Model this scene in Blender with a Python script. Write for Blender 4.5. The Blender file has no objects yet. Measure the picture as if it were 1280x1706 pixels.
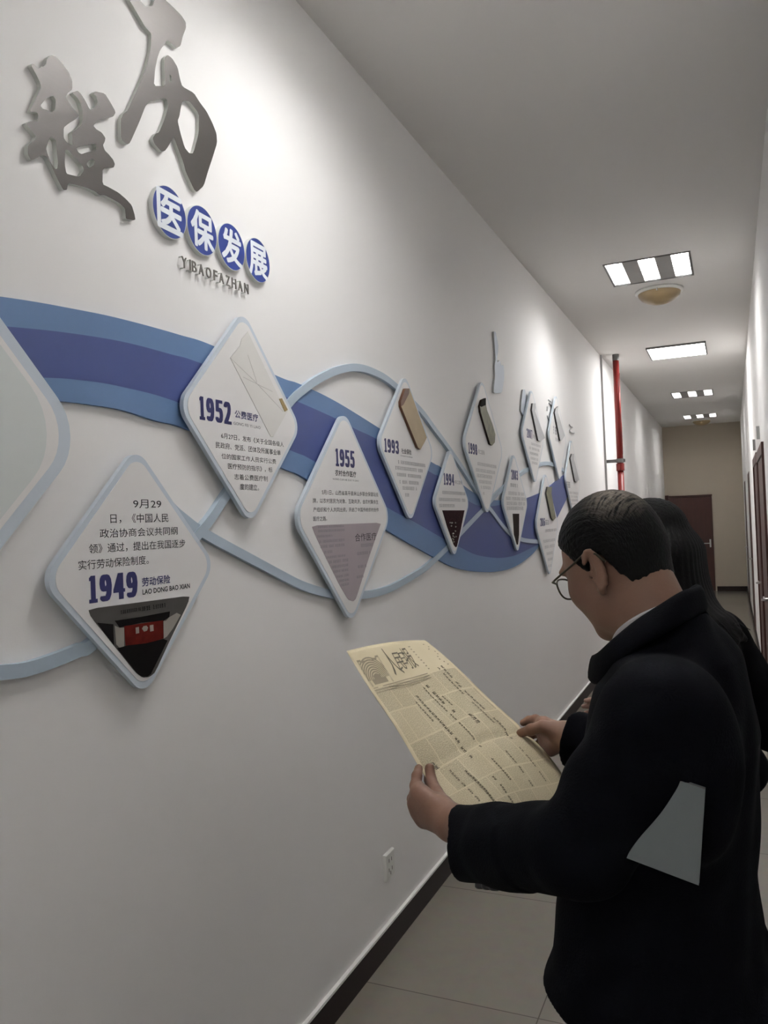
import bpy, math, random
import numpy as np
from mathutils import Vector, Matrix

random.seed(7)
S = bpy.context.scene
COL = S.collection

# ------------------------------------------------------------------ camera, world, exposure
CAM_POS = (1.28, 0.0, 1.636)
cam_d = bpy.data.cameras.new('camera')
cam_d.sensor_fit = 'VERTICAL'
cam_d.sensor_height = 36.0
cam_d.lens = 36.0 * 1330.0 / 1706.0
cam_d.clip_start = 0.02
cam = bpy.data.objects.new('camera', cam_d)
COL.objects.link(cam)
cam.matrix_world = Matrix([[0.915582, 0.400218, -0.039168], [0.04178, 0.002201, 0.999124], [0.399954, -0.916417, -0.014706]]).transposed().to_4x4()
cam.location = CAM_POS
S.camera = cam

wd = bpy.data.worlds.new('world')
S.world = wd
wd.use_nodes = True
wd.node_tree.nodes['Background'].inputs[0].default_value = (0.9, 0.95, 1.0, 1)
wd.node_tree.nodes['Background'].inputs[1].default_value = 0.0
S.view_settings.view_transform = 'Standard'
S.view_settings.look = 'None'
S.view_settings.gamma = 1.0
S.view_settings.use_curve_mapping = False
S.view_settings.exposure = 1.26
S.cycles.max_bounces = 12
S.cycles.diffuse_bounces = 8
LAMP_TUBE = 42.0        # lit channels of the grille fixtures
LAMP_NEAR = 42.0        # fixture over the near end of the wall, above the frame
LAMP_FILL = 34.0        # unseen fixtures added behind the camera to even out the wall
LAMP_PANEL = 14.0
LAMP_FAR = 18.0         # the two farthest grille fixtures, set dimmer       # flat lit panel

# ------------------------------------------------------------------ materials
def mat(name, col, rough=0.6, metal=0.0, noise=0.0, scale=8.0, bump=0.0, bscale=60.0, emit=0.0, spec=0.5, stretch=None):
    m = bpy.data.materials.new(name)
    m.use_nodes = True
    nt = m.node_tree
    b = nt.nodes['Principled BSDF']
    c = (*col, 1)
    b.inputs['Base Color'].default_value = c
    b.inputs['Roughness'].default_value = rough
    b.inputs['Metallic'].default_value = metal
    b.inputs['Specular IOR Level'].default_value = spec
    tc = nt.nodes.new('ShaderNodeTexCoord')
    src = tc.outputs['Object']
    if stretch:
        mp = nt.nodes.new('ShaderNodeMapping')
        mp.inputs['Scale'].default_value = stretch
        nt.links.new(src, mp.inputs[0])
        src = mp.outputs[0]
    if noise > 0:
        n = nt.nodes.new('ShaderNodeTexNoise')
        n.inputs['Scale'].default_value = scale
        n.inputs['Detail'].default_value = 5
        nt.links.new(src, n.inputs['Vector'])
        mx = nt.nodes.new('ShaderNodeMix')
        mx.data_type = 'RGBA'
        mx.inputs[6].default_value = tuple(max(0, v * (1 - noise)) for v in col) + (1,)
        mx.inputs[7].default_value = tuple(min(1, v * (1 + noise)) for v in col) + (1,)
        nt.links.new(n.outputs['Fac'], mx.inputs[0])
        nt.links.new(mx.outputs[2], b.inputs['Base Color'])
    if bump > 0:
        n2 = nt.nodes.new('ShaderNodeTexNoise')
        n2.inputs['Scale'].default_value = bscale
        n2.inputs['Detail'].default_value = 3
        nt.links.new(src, n2.inputs['Vector'])
        bp = nt.nodes.new('ShaderNodeBump')
        bp.inputs['Strength'].default_value = bump
        bp.inputs['Distance'].default_value = 0.004
        nt.links.new(n2.outputs['Fac'], bp.inputs['Height'])
        nt.links.new(bp.outputs[0], b.inputs['Normal'])
    if emit > 0:
        b.inputs['Emission Color'].default_value = (1.0, 0.985, 0.97, 1)
        b.inputs['Emission Strength'].default_value = emit
    return m

M = {}
M['wall'] = mat('wall_paint', (0.80, 0.793, 0.785), 0.75, noise=0.015, scale=1.5, bump=0.05, bscale=250)
M['endwall'] = mat('end_wall_paint', (0.48, 0.425, 0.345), 0.8, noise=0.02, scale=1.5)
M['ceiling'] = mat('ceiling_paint', (0.70, 0.685, 0.665), 0.85, noise=0.02, scale=1.0)
M['skirting'] = mat('skirting_tile', (0.018, 0.010, 0.010), 0.5, noise=0.2, scale=6, spec=0.2)
M['door'] = mat('door_wood', (0.060, 0.017, 0.012), 0.45, noise=0.25, scale=6, stretch=(6, 6, 0.6))
M['metal'] = mat('steel', (0.55, 0.55, 0.54), 0.3, 1.0)
M['dark_metal'] = mat('dark_metal', (0.16, 0.16, 0.155), 0.45, 0.6)
M['grey_plastic'] = mat('grey_trim', (0.35, 0.35, 0.34), 0.5)
M['red_paint'] = mat('red_pipe_paint', (0.20, 0.013, 0.010), 0.4, noise=0.12, scale=12)
M['tube'] = mat('lit_tube', (1, 1, 1), 0.5, emit=LAMP_TUBE)
M['tube_far'] = mat('lit_tube_far', (1, 1, 1), 0.5, emit=LAMP_FAR)
M['tube_near'] = mat('lit_tube_near', (1, 1, 1), 0.5, emit=LAMP_NEAR)
M['tube_fill'] = mat('lit_tube_fill', (1, 1, 1), 0.5, emit=LAMP_FILL)  # glow of the added fill fixtures out of view
M['panel_lit'] = mat('lit_panel', (1, 1, 1), 0.5, emit=LAMP_PANEL)
M['reflector'] = mat('reflector', (0.80, 0.80, 0.80), 0.4)
M['louvre'] = mat('louvre_metal', (0.30, 0.30, 0.30), 0.35, 0.3)
M['infill'] = mat('fixture_infill', (0.30, 0.295, 0.285), 0.5, noise=0.1, scale=10)
M['amber'] = mat('amber_glass', (0.30, 0.215, 0.11), 0.35, noise=0.12, scale=14)
M['socket'] = mat('socket_plastic', (0.72, 0.72, 0.69), 0.35)
M['slot'] = mat('slot_black', (0.02, 0.02, 0.02), 0.6)
M['board_edge'] = mat('board_edge_pale_blue', (0.56, 0.625, 0.695), 0.5, noise=0.02, scale=6)
M['board_white'] = mat('board_white', (0.76, 0.75, 0.745), 0.45, noise=0.01, scale=3)
M['board_grey'] = mat('board_grey_green', (0.64, 0.68, 0.67), 0.5, noise=0.03, scale=3)
M['ribbon_light'] = mat('ribbon_mid_blue', (0.105, 0.190, 0.355), 0.5, noise=0.03, scale=3)
M['ribbon_dark'] = mat('ribbon_deep_blue', (0.047, 0.070, 0.225), 0.5, noise=0.03, scale=3)
M['arc'] = mat('arc_pale_blue', (0.40, 0.485, 0.57), 0.5, noise=0.03, scale=3)
M['disc_side'] = mat('disc_side_white', (0.70, 0.72, 0.70), 0.5)
M['disc_blue'] = mat('disc_blue', (0.028, 0.052, 0.25), 0.4, noise=0.05, scale=20)
M['disc_char'] = mat('disc_white_print', (0.80, 0.84, 0.88), 0.5)
M['brush_face'] = mat('brushed_titanium', (0.085, 0.077, 0.072), 0.42, 0.5, noise=0.08, scale=14, stretch=(1, 1, 30))
M['letter'] = mat('letter_grey_metal', (0.22, 0.21, 0.19), 0.45, 0.4, noise=0.06, scale=20)
M['brush_side'] = mat('letter_side_pale', (0.62, 0.64, 0.61), 0.5)
M['navy_print'] = mat('navy_print', (0.020, 0.020, 0.115), 0.5)
M['black_print'] = mat('black_print', (0.018, 0.018, 0.021), 0.7, spec=0.2)
M['grey_print'] = mat('grey_print', (0.20, 0.20, 0.215), 0.6)
M['faint_print'] = mat('faint_print', (0.36, 0.36, 0.37), 0.6)
M['photo_grey'] = mat('photo_grey', (0.085, 0.08, 0.075), 0.8, spec=0.04, noise=0.2, scale=25)
M['photo_black'] = mat('photo_black', (0.008, 0.007, 0.007), 0.8, spec=0.04)
M['photo_red'] = mat('photo_red', (0.10, 0.012, 0.009), 0.8, spec=0.04, noise=0.5, scale=45)
M['photo_pale'] = mat('photo_pale', (0.30, 0.28, 0.25), 0.8, spec=0.04, noise=0.15, scale=30)
M['photo_crowd'] = mat('photo_crowd', (0.030, 0.012, 0.014), 0.8, spec=0.04, noise=0.9, scale=90)
M['photo_lilac'] = mat('photo_lilac', (0.36, 0.31, 0.335), 0.45, noise=0.08, scale=12)
M['photo_brown'] = mat('photo_brown', (0.035, 0.025, 0.022), 0.8, spec=0.04, noise=0.2, scale=20)
M['kraft'] = mat('kraft_board', (0.40, 0.315, 0.20), 0.6, noise=0.12, scale=16)
M['brown_strip'] = mat('brown_strip', (0.13, 0.055, 0.028), 0.5, noise=0.2, scale=20)
M['olive'] = mat('olive_cover', (0.155, 0.150, 0.085), 0.5, noise=0.7, scale=26)
M['old_paper'] = mat('old_paper', (0.69, 0.68, 0.655), 0.6, noise=0.06, scale=7)
M['fold'] = mat('paper_fold', (0.55, 0.54, 0.51), 0.7)
M['ochre'] = mat('ochre_label', (0.30, 0.22, 0.09), 0.5, noise=0.3, scale=40)
M['card_grey'] = mat('card_grey', (0.42, 0.43, 0.44), 0.45, noise=0.1, scale=9)
M['dark_grey'] = mat('dark_grey_edge', (0.05, 0.047, 0.045), 0.5)
M['ornament'] = mat('ornament_pale_blue', (0.42, 0.48, 0.56), 0.5, noise=0.06, scale=8)
M['ornament_grey'] = mat('ornament_grey', (0.40, 0.41, 0.41), 0.5)
M['skin'] = mat('skin', (0.20, 0.108, 0.073), 0.5, spec=0.35, noise=0.12, scale=22, bump=0.12, bscale=160)
M['skin_f'] = mat('skin_fair', (0.32, 0.19, 0.145), 0.5, noise=0.08, scale=22)
M['lip'] = mat('lips', (0.18, 0.06, 0.05), 0.45)
M['eye_white'] = mat('eye_white', (0.70, 0.68, 0.64), 0.25)
M['iris'] = mat('iris_dark', (0.015, 0.01, 0.008), 0.2)
M['nail'] = mat('nail', (0.30, 0.18, 0.14), 0.3)
M['hair'] = mat('hair_black', (0.0026, 0.0024, 0.0024), 0.62, spec=0.12, noise=0.5, scale=60, bump=0.6, bscale=110, stretch=(1.0, 6, 1.2))
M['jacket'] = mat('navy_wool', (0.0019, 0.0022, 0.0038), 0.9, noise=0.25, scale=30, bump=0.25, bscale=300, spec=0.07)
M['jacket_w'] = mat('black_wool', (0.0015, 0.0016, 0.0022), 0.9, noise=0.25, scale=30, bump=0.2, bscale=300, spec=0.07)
M['button'] = mat('black_button', (0.006, 0.006, 0.007), 0.3)
M['shirt'] = mat('white_shirt', (0.42, 0.40, 0.42), 0.7)
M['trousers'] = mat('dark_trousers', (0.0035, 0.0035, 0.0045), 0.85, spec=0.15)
M['shoe'] = mat('black_leather', (0.008, 0.008, 0.008), 0.3)
M['glass_frame'] = mat('glasses_frame', (0.045, 0.038, 0.022), 0.3, 0.5)
M['sheet'] = mat('white_booklet_shaded', (0.15, 0.17, 0.175), 0.5, noise=0.03, scale=8)  # white cover, its colour darkened for the shade under his arm
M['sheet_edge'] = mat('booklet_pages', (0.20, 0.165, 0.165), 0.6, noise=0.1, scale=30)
M['ink'] = mat('newspaper_ink', (0.105, 0.088, 0.058), 0.7)
M['ink_pale'] = mat('newspaper_tint', (0.43, 0.37, 0.25), 0.7, noise=0.3, scale=60)
M['ink_soft'] = mat('newspaper_ink_soft', (0.26, 0.22, 0.15), 0.7)

def lens_glass():
    m = bpy.data.materials.new('lens_glass')
    m.use_nodes = True
    nt = m.node_tree
    b = nt.nodes['Principled BSDF']
    b.inputs['Base Color'].default_value = (0.93, 0.96, 0.97, 1)
    b.inputs['Roughness'].default_value = 0.02
    b.inputs['IOR'].default_value = 1.05
    b.inputs['Transmission Weight'].default_value = 1.0
    return m
M['lens'] = lens_glass()

def tile_mat():
    m = bpy.data.materials.new('floor_tile')
    m.use_nodes = True
    nt = m.node_tree
    b = nt.nodes['Principled BSDF']
    tc = nt.nodes.new('ShaderNodeTexCoord')
    mp = nt.nodes.new('ShaderNodeMapping')
    mp.inputs['Location'].default_value = (0.171, 0.61, 0)
    nt.links.new(tc.outputs['Object'], mp.inputs[0])
    br = nt.nodes.new('ShaderNodeTexBrick')
    br.offset = 0.0
    br.inputs['Scale'].default_value = 1.0
    br.inputs['Brick Width'].default_value = 0.8
    br.inputs['Row Height'].default_value = 0.8
    br.inputs['Mortar Size'].default_value = 0.0022
    br.inputs['Color1'].default_value = (0.215, 0.195, 0.162, 1)
    br.inputs['Color2'].default_value = (0.223, 0.202, 0.168, 1)
    br.inputs['Mortar'].default_value = (0.10, 0.088, 0.072, 1)
    nt.links.new(mp.outputs[0], br.inputs['Vector'])
    n = nt.nodes.new('ShaderNodeTexNoise')
    n.inputs['Scale'].default_value = 18
    n.inputs['Detail'].default_value = 8
    nt.links.new(tc.outputs['Object'], n.inputs['Vector'])
    mx = nt.nodes.new('ShaderNodeMix')
    mx.data_type = 'RGBA'
    mx.blend_type = 'MULTIPLY'
    mx.inputs[0].default_value = 0.18
    nt.links.new(br.outputs['Color'], mx.inputs[6])
    nt.links.new(n.outputs['Color'], mx.inputs[7])
    nt.links.new(mx.outputs[2], b.inputs['Base Color'])
    b.inputs['Roughness'].default_value = 0.22
    return m
M['floor'] = tile_mat()

def news_mat():
    """aged newsprint: cream sheet with grey columns of fine print laid out in the sheet's own uv"""
    m = bpy.data.materials.new('aged_newsprint')
    m.use_nodes = True
    nt = m.node_tree
    N, Lk = nt.nodes, nt.links
    b = N['Principled BSDF']
    b.inputs['Roughness'].default_value = 0.75
    uv = N.new('ShaderNodeUVMap')
    n1 = N.new('ShaderNodeTexNoise')
    n1.inputs['Scale'].default_value = 5
    n1.inputs['Detail'].default_value = 6
    Lk.new(uv.outputs[0], n1.inputs['Vector'])
    base = N.new('ShaderNodeMix'); base.data_type = 'RGBA'
    base.inputs[6].default_value = (0.58, 0.495, 0.315, 1)
    base.inputs[7].default_value = (0.66, 0.59, 0.42, 1)
    Lk.new(n1.outputs['Fac'], base.inputs[0])
    # fine print: high frequency noise, thresholded, in columns
    mp = N.new('ShaderNodeMapping'); mp.inputs['Scale'].default_value = (170, 260, 1)
    Lk.new(uv.outputs[0], mp.inputs[0])
    n2 = N.new('ShaderNodeTexNoise'); n2.inputs['Scale'].default_value = 1.0; n2.inputs['Detail'].default_value = 2
    Lk.new(mp.outputs[0], n2.inputs['Vector'])
    br = N.new('ShaderNodeTexBrick')
    br.offset = 0.35; br.squash = 1.0
    br.inputs['Scale'].default_value = 1.0
    br.inputs['Brick Width'].default_value = 0.165
    br.inputs['Row Height'].default_value = 0.148
    br.inputs['Mortar Size'].default_value = 0.004
    br.inputs['Color1'].default_value = (1, 1, 1, 1)
    br.inputs['Color2'].default_value = (0.62, 0.62, 0.62, 1)
    br.inputs['Mortar'].default_value = (0.38, 0.38, 0.38, 1)
    Lk.new(uv.outputs[0], br.inputs['Vector'])
    mu = N.new('ShaderNodeMath'); mu.operation = 'MULTIPLY'
    rp = N.new('ShaderNodeMapRange')
    rp.inputs['From Min'].default_value = 0.30; rp.inputs['From Max'].default_value = 0.60
    Lk.new(n2.outputs['Fac'], rp.inputs[0])
    Lk.new(rp.outputs[0], mu.inputs[0]); Lk.new(br.outputs['Color'], mu.inputs[1])
    # keep the outer margin and the masthead strip free of print
    sx = N.new('ShaderNodeSeparateXYZ'); Lk.new(uv.outputs[0], sx.inputs[0])
    def step(sock, lo, op='GREATER_THAN'):
        k = N.new('ShaderNodeMath'); k.operation = op; k.inputs[1].default_value = lo
        Lk.new(sock, k.inputs[0]); return k.outputs[0]
    cur = mu.outputs[0]
    for s in (step(sx.outputs[0], 0.025), step(sx.outputs[0], 0.965, 'LESS_THAN'), step(sx.outputs[1], 0.185)):
        k = N.new('ShaderNodeMath'); k.operation = 'MULTIPLY'
        Lk.new(cur, k.inputs[0]); Lk.new(s, k.inputs[1]); cur = k.outputs[0]
    k = N.new('ShaderNodeMath'); k.operation = 'MULTIPLY'; k.inputs[1].default_value = 0.72
    Lk.new(cur, k.inputs[0])
    fin = N.new('ShaderNodeMix'); fin.data_type = 'RGBA'
    Lk.new(k.outputs[0], fin.inputs[0])
    Lk.new(base.outputs[2], fin.inputs[6])
    fin.inputs[7].default_value = (0.215, 0.185, 0.125, 1)
    Lk.new(fin.outputs[2], b.inputs['Base Color'])
    return m
M['news'] = news_mat()

# ------------------------------------------------------------------ object helpers
def tag(o, label=None, cat=None, group=None, kind=None):
    if label: o['label'] = label
    if cat: o['category'] = cat
    if group: o['group'] = group
    if kind: o['kind'] = kind
    return o

def thing(name, label, cat, loc=(0, 0, 0), rz=0.0, group=None):
    o = bpy.data.objects.new(name, None)
    o.empty_display_size = 0.05
    COL.objects.link(o)
    o.location = loc
    o.rotation_euler = (0, 0, rz)
    return tag(o, label, cat, group)

def link_mesh(name, me, mats, parent=None, smooth=False):
    o = bpy.data.objects.new(name, me)
    COL.objects.link(o)
    me.materials.clear()
    for m in (mats if isinstance(mats, (list, tuple)) else [mats]):
        me.materials.append(m)
    if smooth:
        me.polygons.foreach_set('use_smooth', [True] * len(me.polygons))
    if parent is not None:
        o.parent = parent
    return o

def pymesh(name, V, F, mats, parent=None, smooth=False, mi=None):
    me = bpy.data.meshes.new(name)
    me.from_pydata([tuple(v) for v in V], [], F)
    o = link_mesh(name, me, mats, parent, smooth)
    if mi is not None:
        me.polygons.foreach_set('material_index', mi)
    me.update()
    return o

class MB:
    """collects boxes, prisms, tubes and lathes, then links them as one mesh"""
    def __init__(s): s.V, s.F, s.I = [], [], []
    def add(s, V, F, mi=0):
        n = len(s.V)
        s.V += [tuple(v) for v in V]
        s.F += [tuple(i + n for i in f) for f in F]
        s.I += [mi] * len(F)
    def box(s, x0, x1, y0, y1, z0, z1, mi=0):
        s.add([(x0, y0, z0), (x1, y0, z0), (x1, y1, z0), (x0, y1, z0), (x0, y0, z1), (x1, y0, z1), (x1, y1, z1), (x0, y1, z1)],
              [(0, 3, 2, 1), (4, 5, 6, 7), (0, 1, 5, 4), (1, 2, 6, 5), (2, 3, 7, 6), (3, 0, 4, 7)], mi)
    def bevbox(s, x0, x1, y0, y1, z0, z1, b, mi=0):
        """box whose +x face is chamfered"""
        V = [(x0, y0, z0), (x0, y1, z0), (x0, y1, z1), (x0, y0, z1), (x1 - b, y0, z0), (x1 - b, y1, z0), (x1 - b, y1, z1), (x1 - b, y0, z1),
             (x1, y0 + b, z0 + b), (x1, y1 - b, z0 + b), (x1, y1 - b, z1 - b), (x1, y0 + b, z1 - b)]
        F = [(0, 3, 2, 1), (8, 9, 10, 11)]
        for k in range(4):
            q = (k + 1) % 4
            F += [(k, q, q + 4, k + 4), (k + 4, q + 4, q + 8, k + 8)]
        s.add(V, F, mi)
    def prism(s, pts, x0, x1, mi=0):
        """wall polygon (y,z) counter-clockwise seen from the room, from depth x0 to x1"""
        n = len(pts)
        V = [(x0, p[0], p[1]) for p in pts] + [(x1, p[0], p[1]) for p in pts]
        F = [tuple(range(n, 2 * n)), tuple(reversed(range(n)))]
        F += [(i, (i + 1) % n, (i + 1) % n + n, i + n) for i in range(n)]
        s.add(V, F, mi)
    def tube(s, pts, r, n=12, mi=0, cap=True):
        P = [Vector(p) for p in pts]
        rr = r if isinstance(r, (list, tuple)) else [r] * len(P)
        V, F = [], []
        up = None
        for i, p in enumerate(P):
            t = (P[min(i + 1, len(P) - 1)] - P[max(i - 1, 0)]).normalized()
            if up is None:
                up = t.orthogonal().normalized()
            up = (up - t * up.dot(t)).normalized()
            w = t.cross(up)
            for k in range(n):
                a = 2 * math.pi * k / n
                V.append(p + (up * math.cos(a) + w * math.sin(a)) * rr[i])
        for i in range(len(P) - 1):
            for k in range(n):
                F.append((i * n + k, i * n + (k + 1) % n, (i + 1) * n + (k + 1) % n, (i + 1) * n + k))
        if cap:
            F.append(tuple(reversed(range(n))))
            F.append(tuple(range((len(P) - 1) * n, len(P) * n)))
        s.add(V, F, mi)
    def lathe(s, prof, c, n=40, mi=0):
        """profile [(radius, z)] around the vertical through c"""
        V, F = [], []
        for r, z in prof:
            for k in range(n):
                a = 2 * math.pi * k / n
                V.append((c[0] + r * math.cos(a), c[1] + r * math.sin(a), c[2] + z))
        for i in range(len(prof) - 1):
            for k in range(n):
                F.append((i * n + k, i * n + (k + 1) % n, (i + 1) * n + (k + 1) % n, (i + 1) * n + k))
        s.add(V, F, mi)
    def build(s, name, mats, parent=None, smooth=False):
        return pymesh(name, s.V, s.F, mats, parent, smooth, s.I)

def rel(o, base):
    """shift a mesh so that it sits in its parent's frame (parent at base, unrotated)"""
    o.data.transform(Matrix.Translation(-Vector(base)))
    return o

DG = None
def curve_to_mesh(cu):
    o = bpy.data.objects.new('tmp', cu)
    COL.objects.link(o)
    bpy.context.view_layer.update()
    dg = bpy.context.evaluated_depsgraph_get()
    me = bpy.data.meshes.new_from_object(o.evaluated_get(dg))
    bpy.data.objects.remove(o)
    return me

WALLM = Matrix(((0, 0, 1, 0), (1, 0, 0, 0), (0, 1, 0, 0), (0, 0, 0, 1)))   # curve x,y -> wall y,z

def flat_mesh(loops, x0, x1):
    """filled outline(s) with holes, on the wall plane, between depths x0 and x1"""
    cu = bpy.data.curves.new('tmp', 'CURVE')
    cu.dimensions = '2D'
    cu.fill_mode = 'BOTH'
    for lp in loops:
        sp = cu.splines.new('POLY')
        sp.points.add(len(lp) - 1)
        for i, p in enumerate(lp):
            sp.points[i].co = (p[0], p[1], 0, 1)
        sp.use_cyclic_u = True
    cu.extrude = (x1 - x0) / 2
    me = curve_to_mesh(cu)
    me.transform(Matrix.Translation((0, 0, (x0 + x1) / 2)))
    me.transform(WALLM)
    return me

def flat(name, loops, x0, x1, mats, parent=None, base=None):
    me = flat_mesh(loops, x0, x1)
    o = link_mesh(name, me, mats, parent)
    if isinstance(mats, (list, tuple)) and len(mats) == 2:      # second material on the sides
        me.polygons.foreach_set('material_index', [0 if p.normal.x > 0.7 else 1 for p in me.polygons])
    if base is not None:
        rel(o, base)
    return o

def text_mesh(body, bold=0.0):
    cu = bpy.data.curves.new('tmp', 'FONT')
    cu.body = body
    cu.resolution_u = 3
    cu.offset = bold
    return curve_to_mesh(cu)

def text_box(name, body, bx, x, m, parent, base, bold=0.0, shear=0.0):
    """printed text fitted to a wall box (y0, baseline z, width, height)"""
    me = text_mesh(body)
    co = np.array([v.co[:] for v in me.vertices]); lo, hi = co.min(0), co.max(0)
    polys = [tuple(p.vertices) for p in me.polygons]
    bpy.data.meshes.remove(me)
    V, F = [], []
    offs = [(0, 0)] if bold <= 0 else [(math.cos(k * math.pi / 4) * bold * bx[3], math.sin(k * math.pi / 4) * bold * bx[3]) for k in range(8)] + [(0, 0)]
    for q, (dy, dz) in enumerate(offs):
        n = len(V)
        V += [(x + q * 1e-5 - base[0], bx[0] + dy + (c[0] - lo[0]) / (hi[0] - lo[0]) * bx[2] - base[1], bx[1] + dz + (c[1] - lo[1]) / (hi[1] - lo[1]) * bx[3] - base[2]) for c in co]
        F += [tuple(i + n for i in p) for p in polys]
    return pymesh(name, V, F, m, parent)

def year_box(body, bx, x, m, parent, base, bold=0.28):
    """heavy condensed numerals, one cell per digit"""
    V, F = [], []
    cw_ = bx[2] / (len(body) - .22)
    y = bx[0]
    for ch in body:
        w = cw_ * (.60 if ch == '1' else .90)
        me = text_mesh(chr(ord(ch) + 0xFEE0))
        co = np.array([v.co[:] for v in me.vertices]); lo, hi = co.min(0), co.max(0)
        st = bold * cw_
        for q in range(18):
            d = (q % 6 / 5) * st
            e = (q // 6 - 1) * .022 * bx[3]
            n = len(V)
            for c in co:
                V.append((x + q * 1e-5 - base[0], y + d + (c[0] - lo[0]) / (hi[0] - lo[0]) * (w - st) - base[1], bx[1] + e + (c[1] - lo[1]) / (hi[1] - lo[1]) * bx[3] - base[2]))
            F += [tuple(i + n for i in p.vertices) for p in me.polygons]
        bpy.data.meshes.remove(me)
        y += cw_ * (.76 if ch == '1' else 1.0)
    return pymesh('year_text', V, F, m, parent)

def text_lines(name, lines, x, m, parent, base, bold=0.0):
    """several fitted lines joined into one printed part"""
    V, F = [], []
    for body, bx in lines:
        me = text_mesh(body, bold)
        co = np.array([v.co[:] for v in me.vertices])
        lo, hi = co.min(0), co.max(0)
        n = len(V)
        for c in co:
            V.append((x - base[0], bx[0] + (c[0] - lo[0]) / (hi[0] - lo[0]) * bx[2] - base[1], bx[1] + (c[1] - lo[1]) / (hi[1] - lo[1]) * bx[3] - base[2]))
        F += [tuple(i + n for i in p.vertices) for p in me.polygons]
        bpy.data.meshes.remove(me)
    return pymesh(name, V, F, m, parent)

def strokes(name, boxes, x, m, parent, base, ratio=1.0):
    """rows of unreadable print: little clumps of strokes"""
    b = MB()
    for (y0, z0, w, h) in boxes:
        n = max(1, round(w / (h * ratio)))
        g = w / n
        for i in range(n):
            if random.random() < 0.06:
                continue
            a = y0 + i * g
            t = h * 0.13
            for k in range(3):
                zz = z0 + h * (0.08 + 0.36 * k) + random.uniform(-.05, .05) * h
                q0, q1 = a + g * random.uniform(.05, .25), a + g * random.uniform(.65, .9)
                b.add([(x, q0, zz), (x, q1, zz), (x, q1, zz + t), (x, q0, zz + t)], [(0, 1, 2, 3)])
            for k in range(2):
                yy = a + g * random.uniform(.15, .75)
                b.add([(x + 1e-5, yy, z0), (x + 1e-5, yy + t * .8, z0), (x + 1e-5, yy + t * .8, z0 + h), (x + 1e-5, yy, z0 + h)], [(0, 1, 2, 3)])
    o = b.build(name, m, parent)
    return rel(o, base)

def catmull(P, n=8, closed=False):
    P = [np.array(p, float) for p in P]
    out = []
    N = len(P)
    for i in range(N if closed else N - 1):
        if closed:
            a, b, c, d = P[i - 1], P[i], P[(i + 1) % N], P[(i + 2) % N]
        else:
            a, b, c, d = P[max(i - 1, 0)], P[i], P[i + 1], P[min(i + 2, N - 1)]
        for k in range(n):
            t = k / n
            out.append(tuple(0.5 * (2 * b + (c - a) * t + (2 * a - 5 * b + 4 * c - d) * t * t + (3 * b - a - 3 * c + d) * t ** 3)))
    if not closed:
        out.append(tuple(P[-1]))
    return out

def chaikin(P, it=1):
    for _ in range(it):
        Q = []
        for i in range(len(P)):
            a, b = np.array(P[i]), np.array(P[(i + 1) % len(P)])
            Q += [tuple(a * .85 + b * .15), tuple(a * .15 + b * .85)]
        P = Q
    return P

# ------------------------------------------------------------------ the corridor shell
CW, CH, Y0, Y1 = 1.495, 3.415, -5.0, 17.6
def struct(name, b, m):
    o = b.build(name, m)
    o['kind'] = 'structure'
    return o
b = MB(); b.box(-0.2, CW + 0.2, Y0 - .2, Y1 + .2, -0.1, 0); struct('floor', b, M['floor'])
FIX = [(-4.6, -4.0), (-1.6, -1.0), (1.78, 2.38), (5.83, 6.43), (12.62, 13.26), (15.75, 16.35)]     # fixture openings along the corridor
FX0, FX1 = 0.505, 1.09
b = MB()
b.box(-0.2, FX0, Y0 - .2, Y1 + .2, CH, CH + .1); b.box(FX1, CW + 0.2, Y0 - .2, Y1 + .2, CH, CH + .1)
ya = Y0 - .2
for (a_, c_) in FIX + [(Y1 + .2, None)]:
    b.box(FX0, FX1, ya, a_, CH, CH + .1); ya = c_
b.box(-0.2, CW + 0.2, Y0 - .2, Y1 + .2, CH + .1, CH + .12)
struct('ceiling', b, M['ceiling'])
b = MB(); b.box(-0.15, 0, Y0, Y1, 0, CH); struct('wall_left', b, M['wall'])
b = MB(); b.box(CW, CW + .15, Y0, Y1, 0, CH); struct('wall_right', b, M['wall'])
b = MB(); b.box(-.15, CW + .15, Y1, Y1 + .15, 0, CH); struct('wall_end', b, M['endwall'])
b = MB(); b.box(-.15, CW + .15, Y0 - .15, Y0, 0, CH); struct('wall_bounce', b, M['wall'])  # unseen, added across the open end to bounce light back
def skirting(name, x0, x1, y0, y1, axis):
    b = MB()
    b.box(x0, x1, y0, y1, 0, 0.098, 0)
    if axis == 'L': b.box(x0, x1 + .002, y0, y1, 0.098, 0.107, 1)
    return struct(name, b, [M['skirting'], M['wall']])
skirting('baseboard_left', 0, 0.012, Y0, Y1, 'L')
skirting('baseboard_end', 0.93, CW, Y1 - .012, Y1, 'E')
segs = [(Y0, 6.08), (7.42, 7.50), (8.66, 11.2), (12.2, 14.8), (15.7, Y1)]
for i, (a, c) in enumerate(segs):
    skirting('baseboard_right' + ('' if i == 0 else '.%03d' % i), CW - .012, CW, a, c, 'R')

# thin vertical surface conduit on the long wall
b = MB(); b.box(0, 0.02, 9.10, 9.125, 0.107, CH); struct('trim_1', b, M['grey_plastic'])

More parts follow.
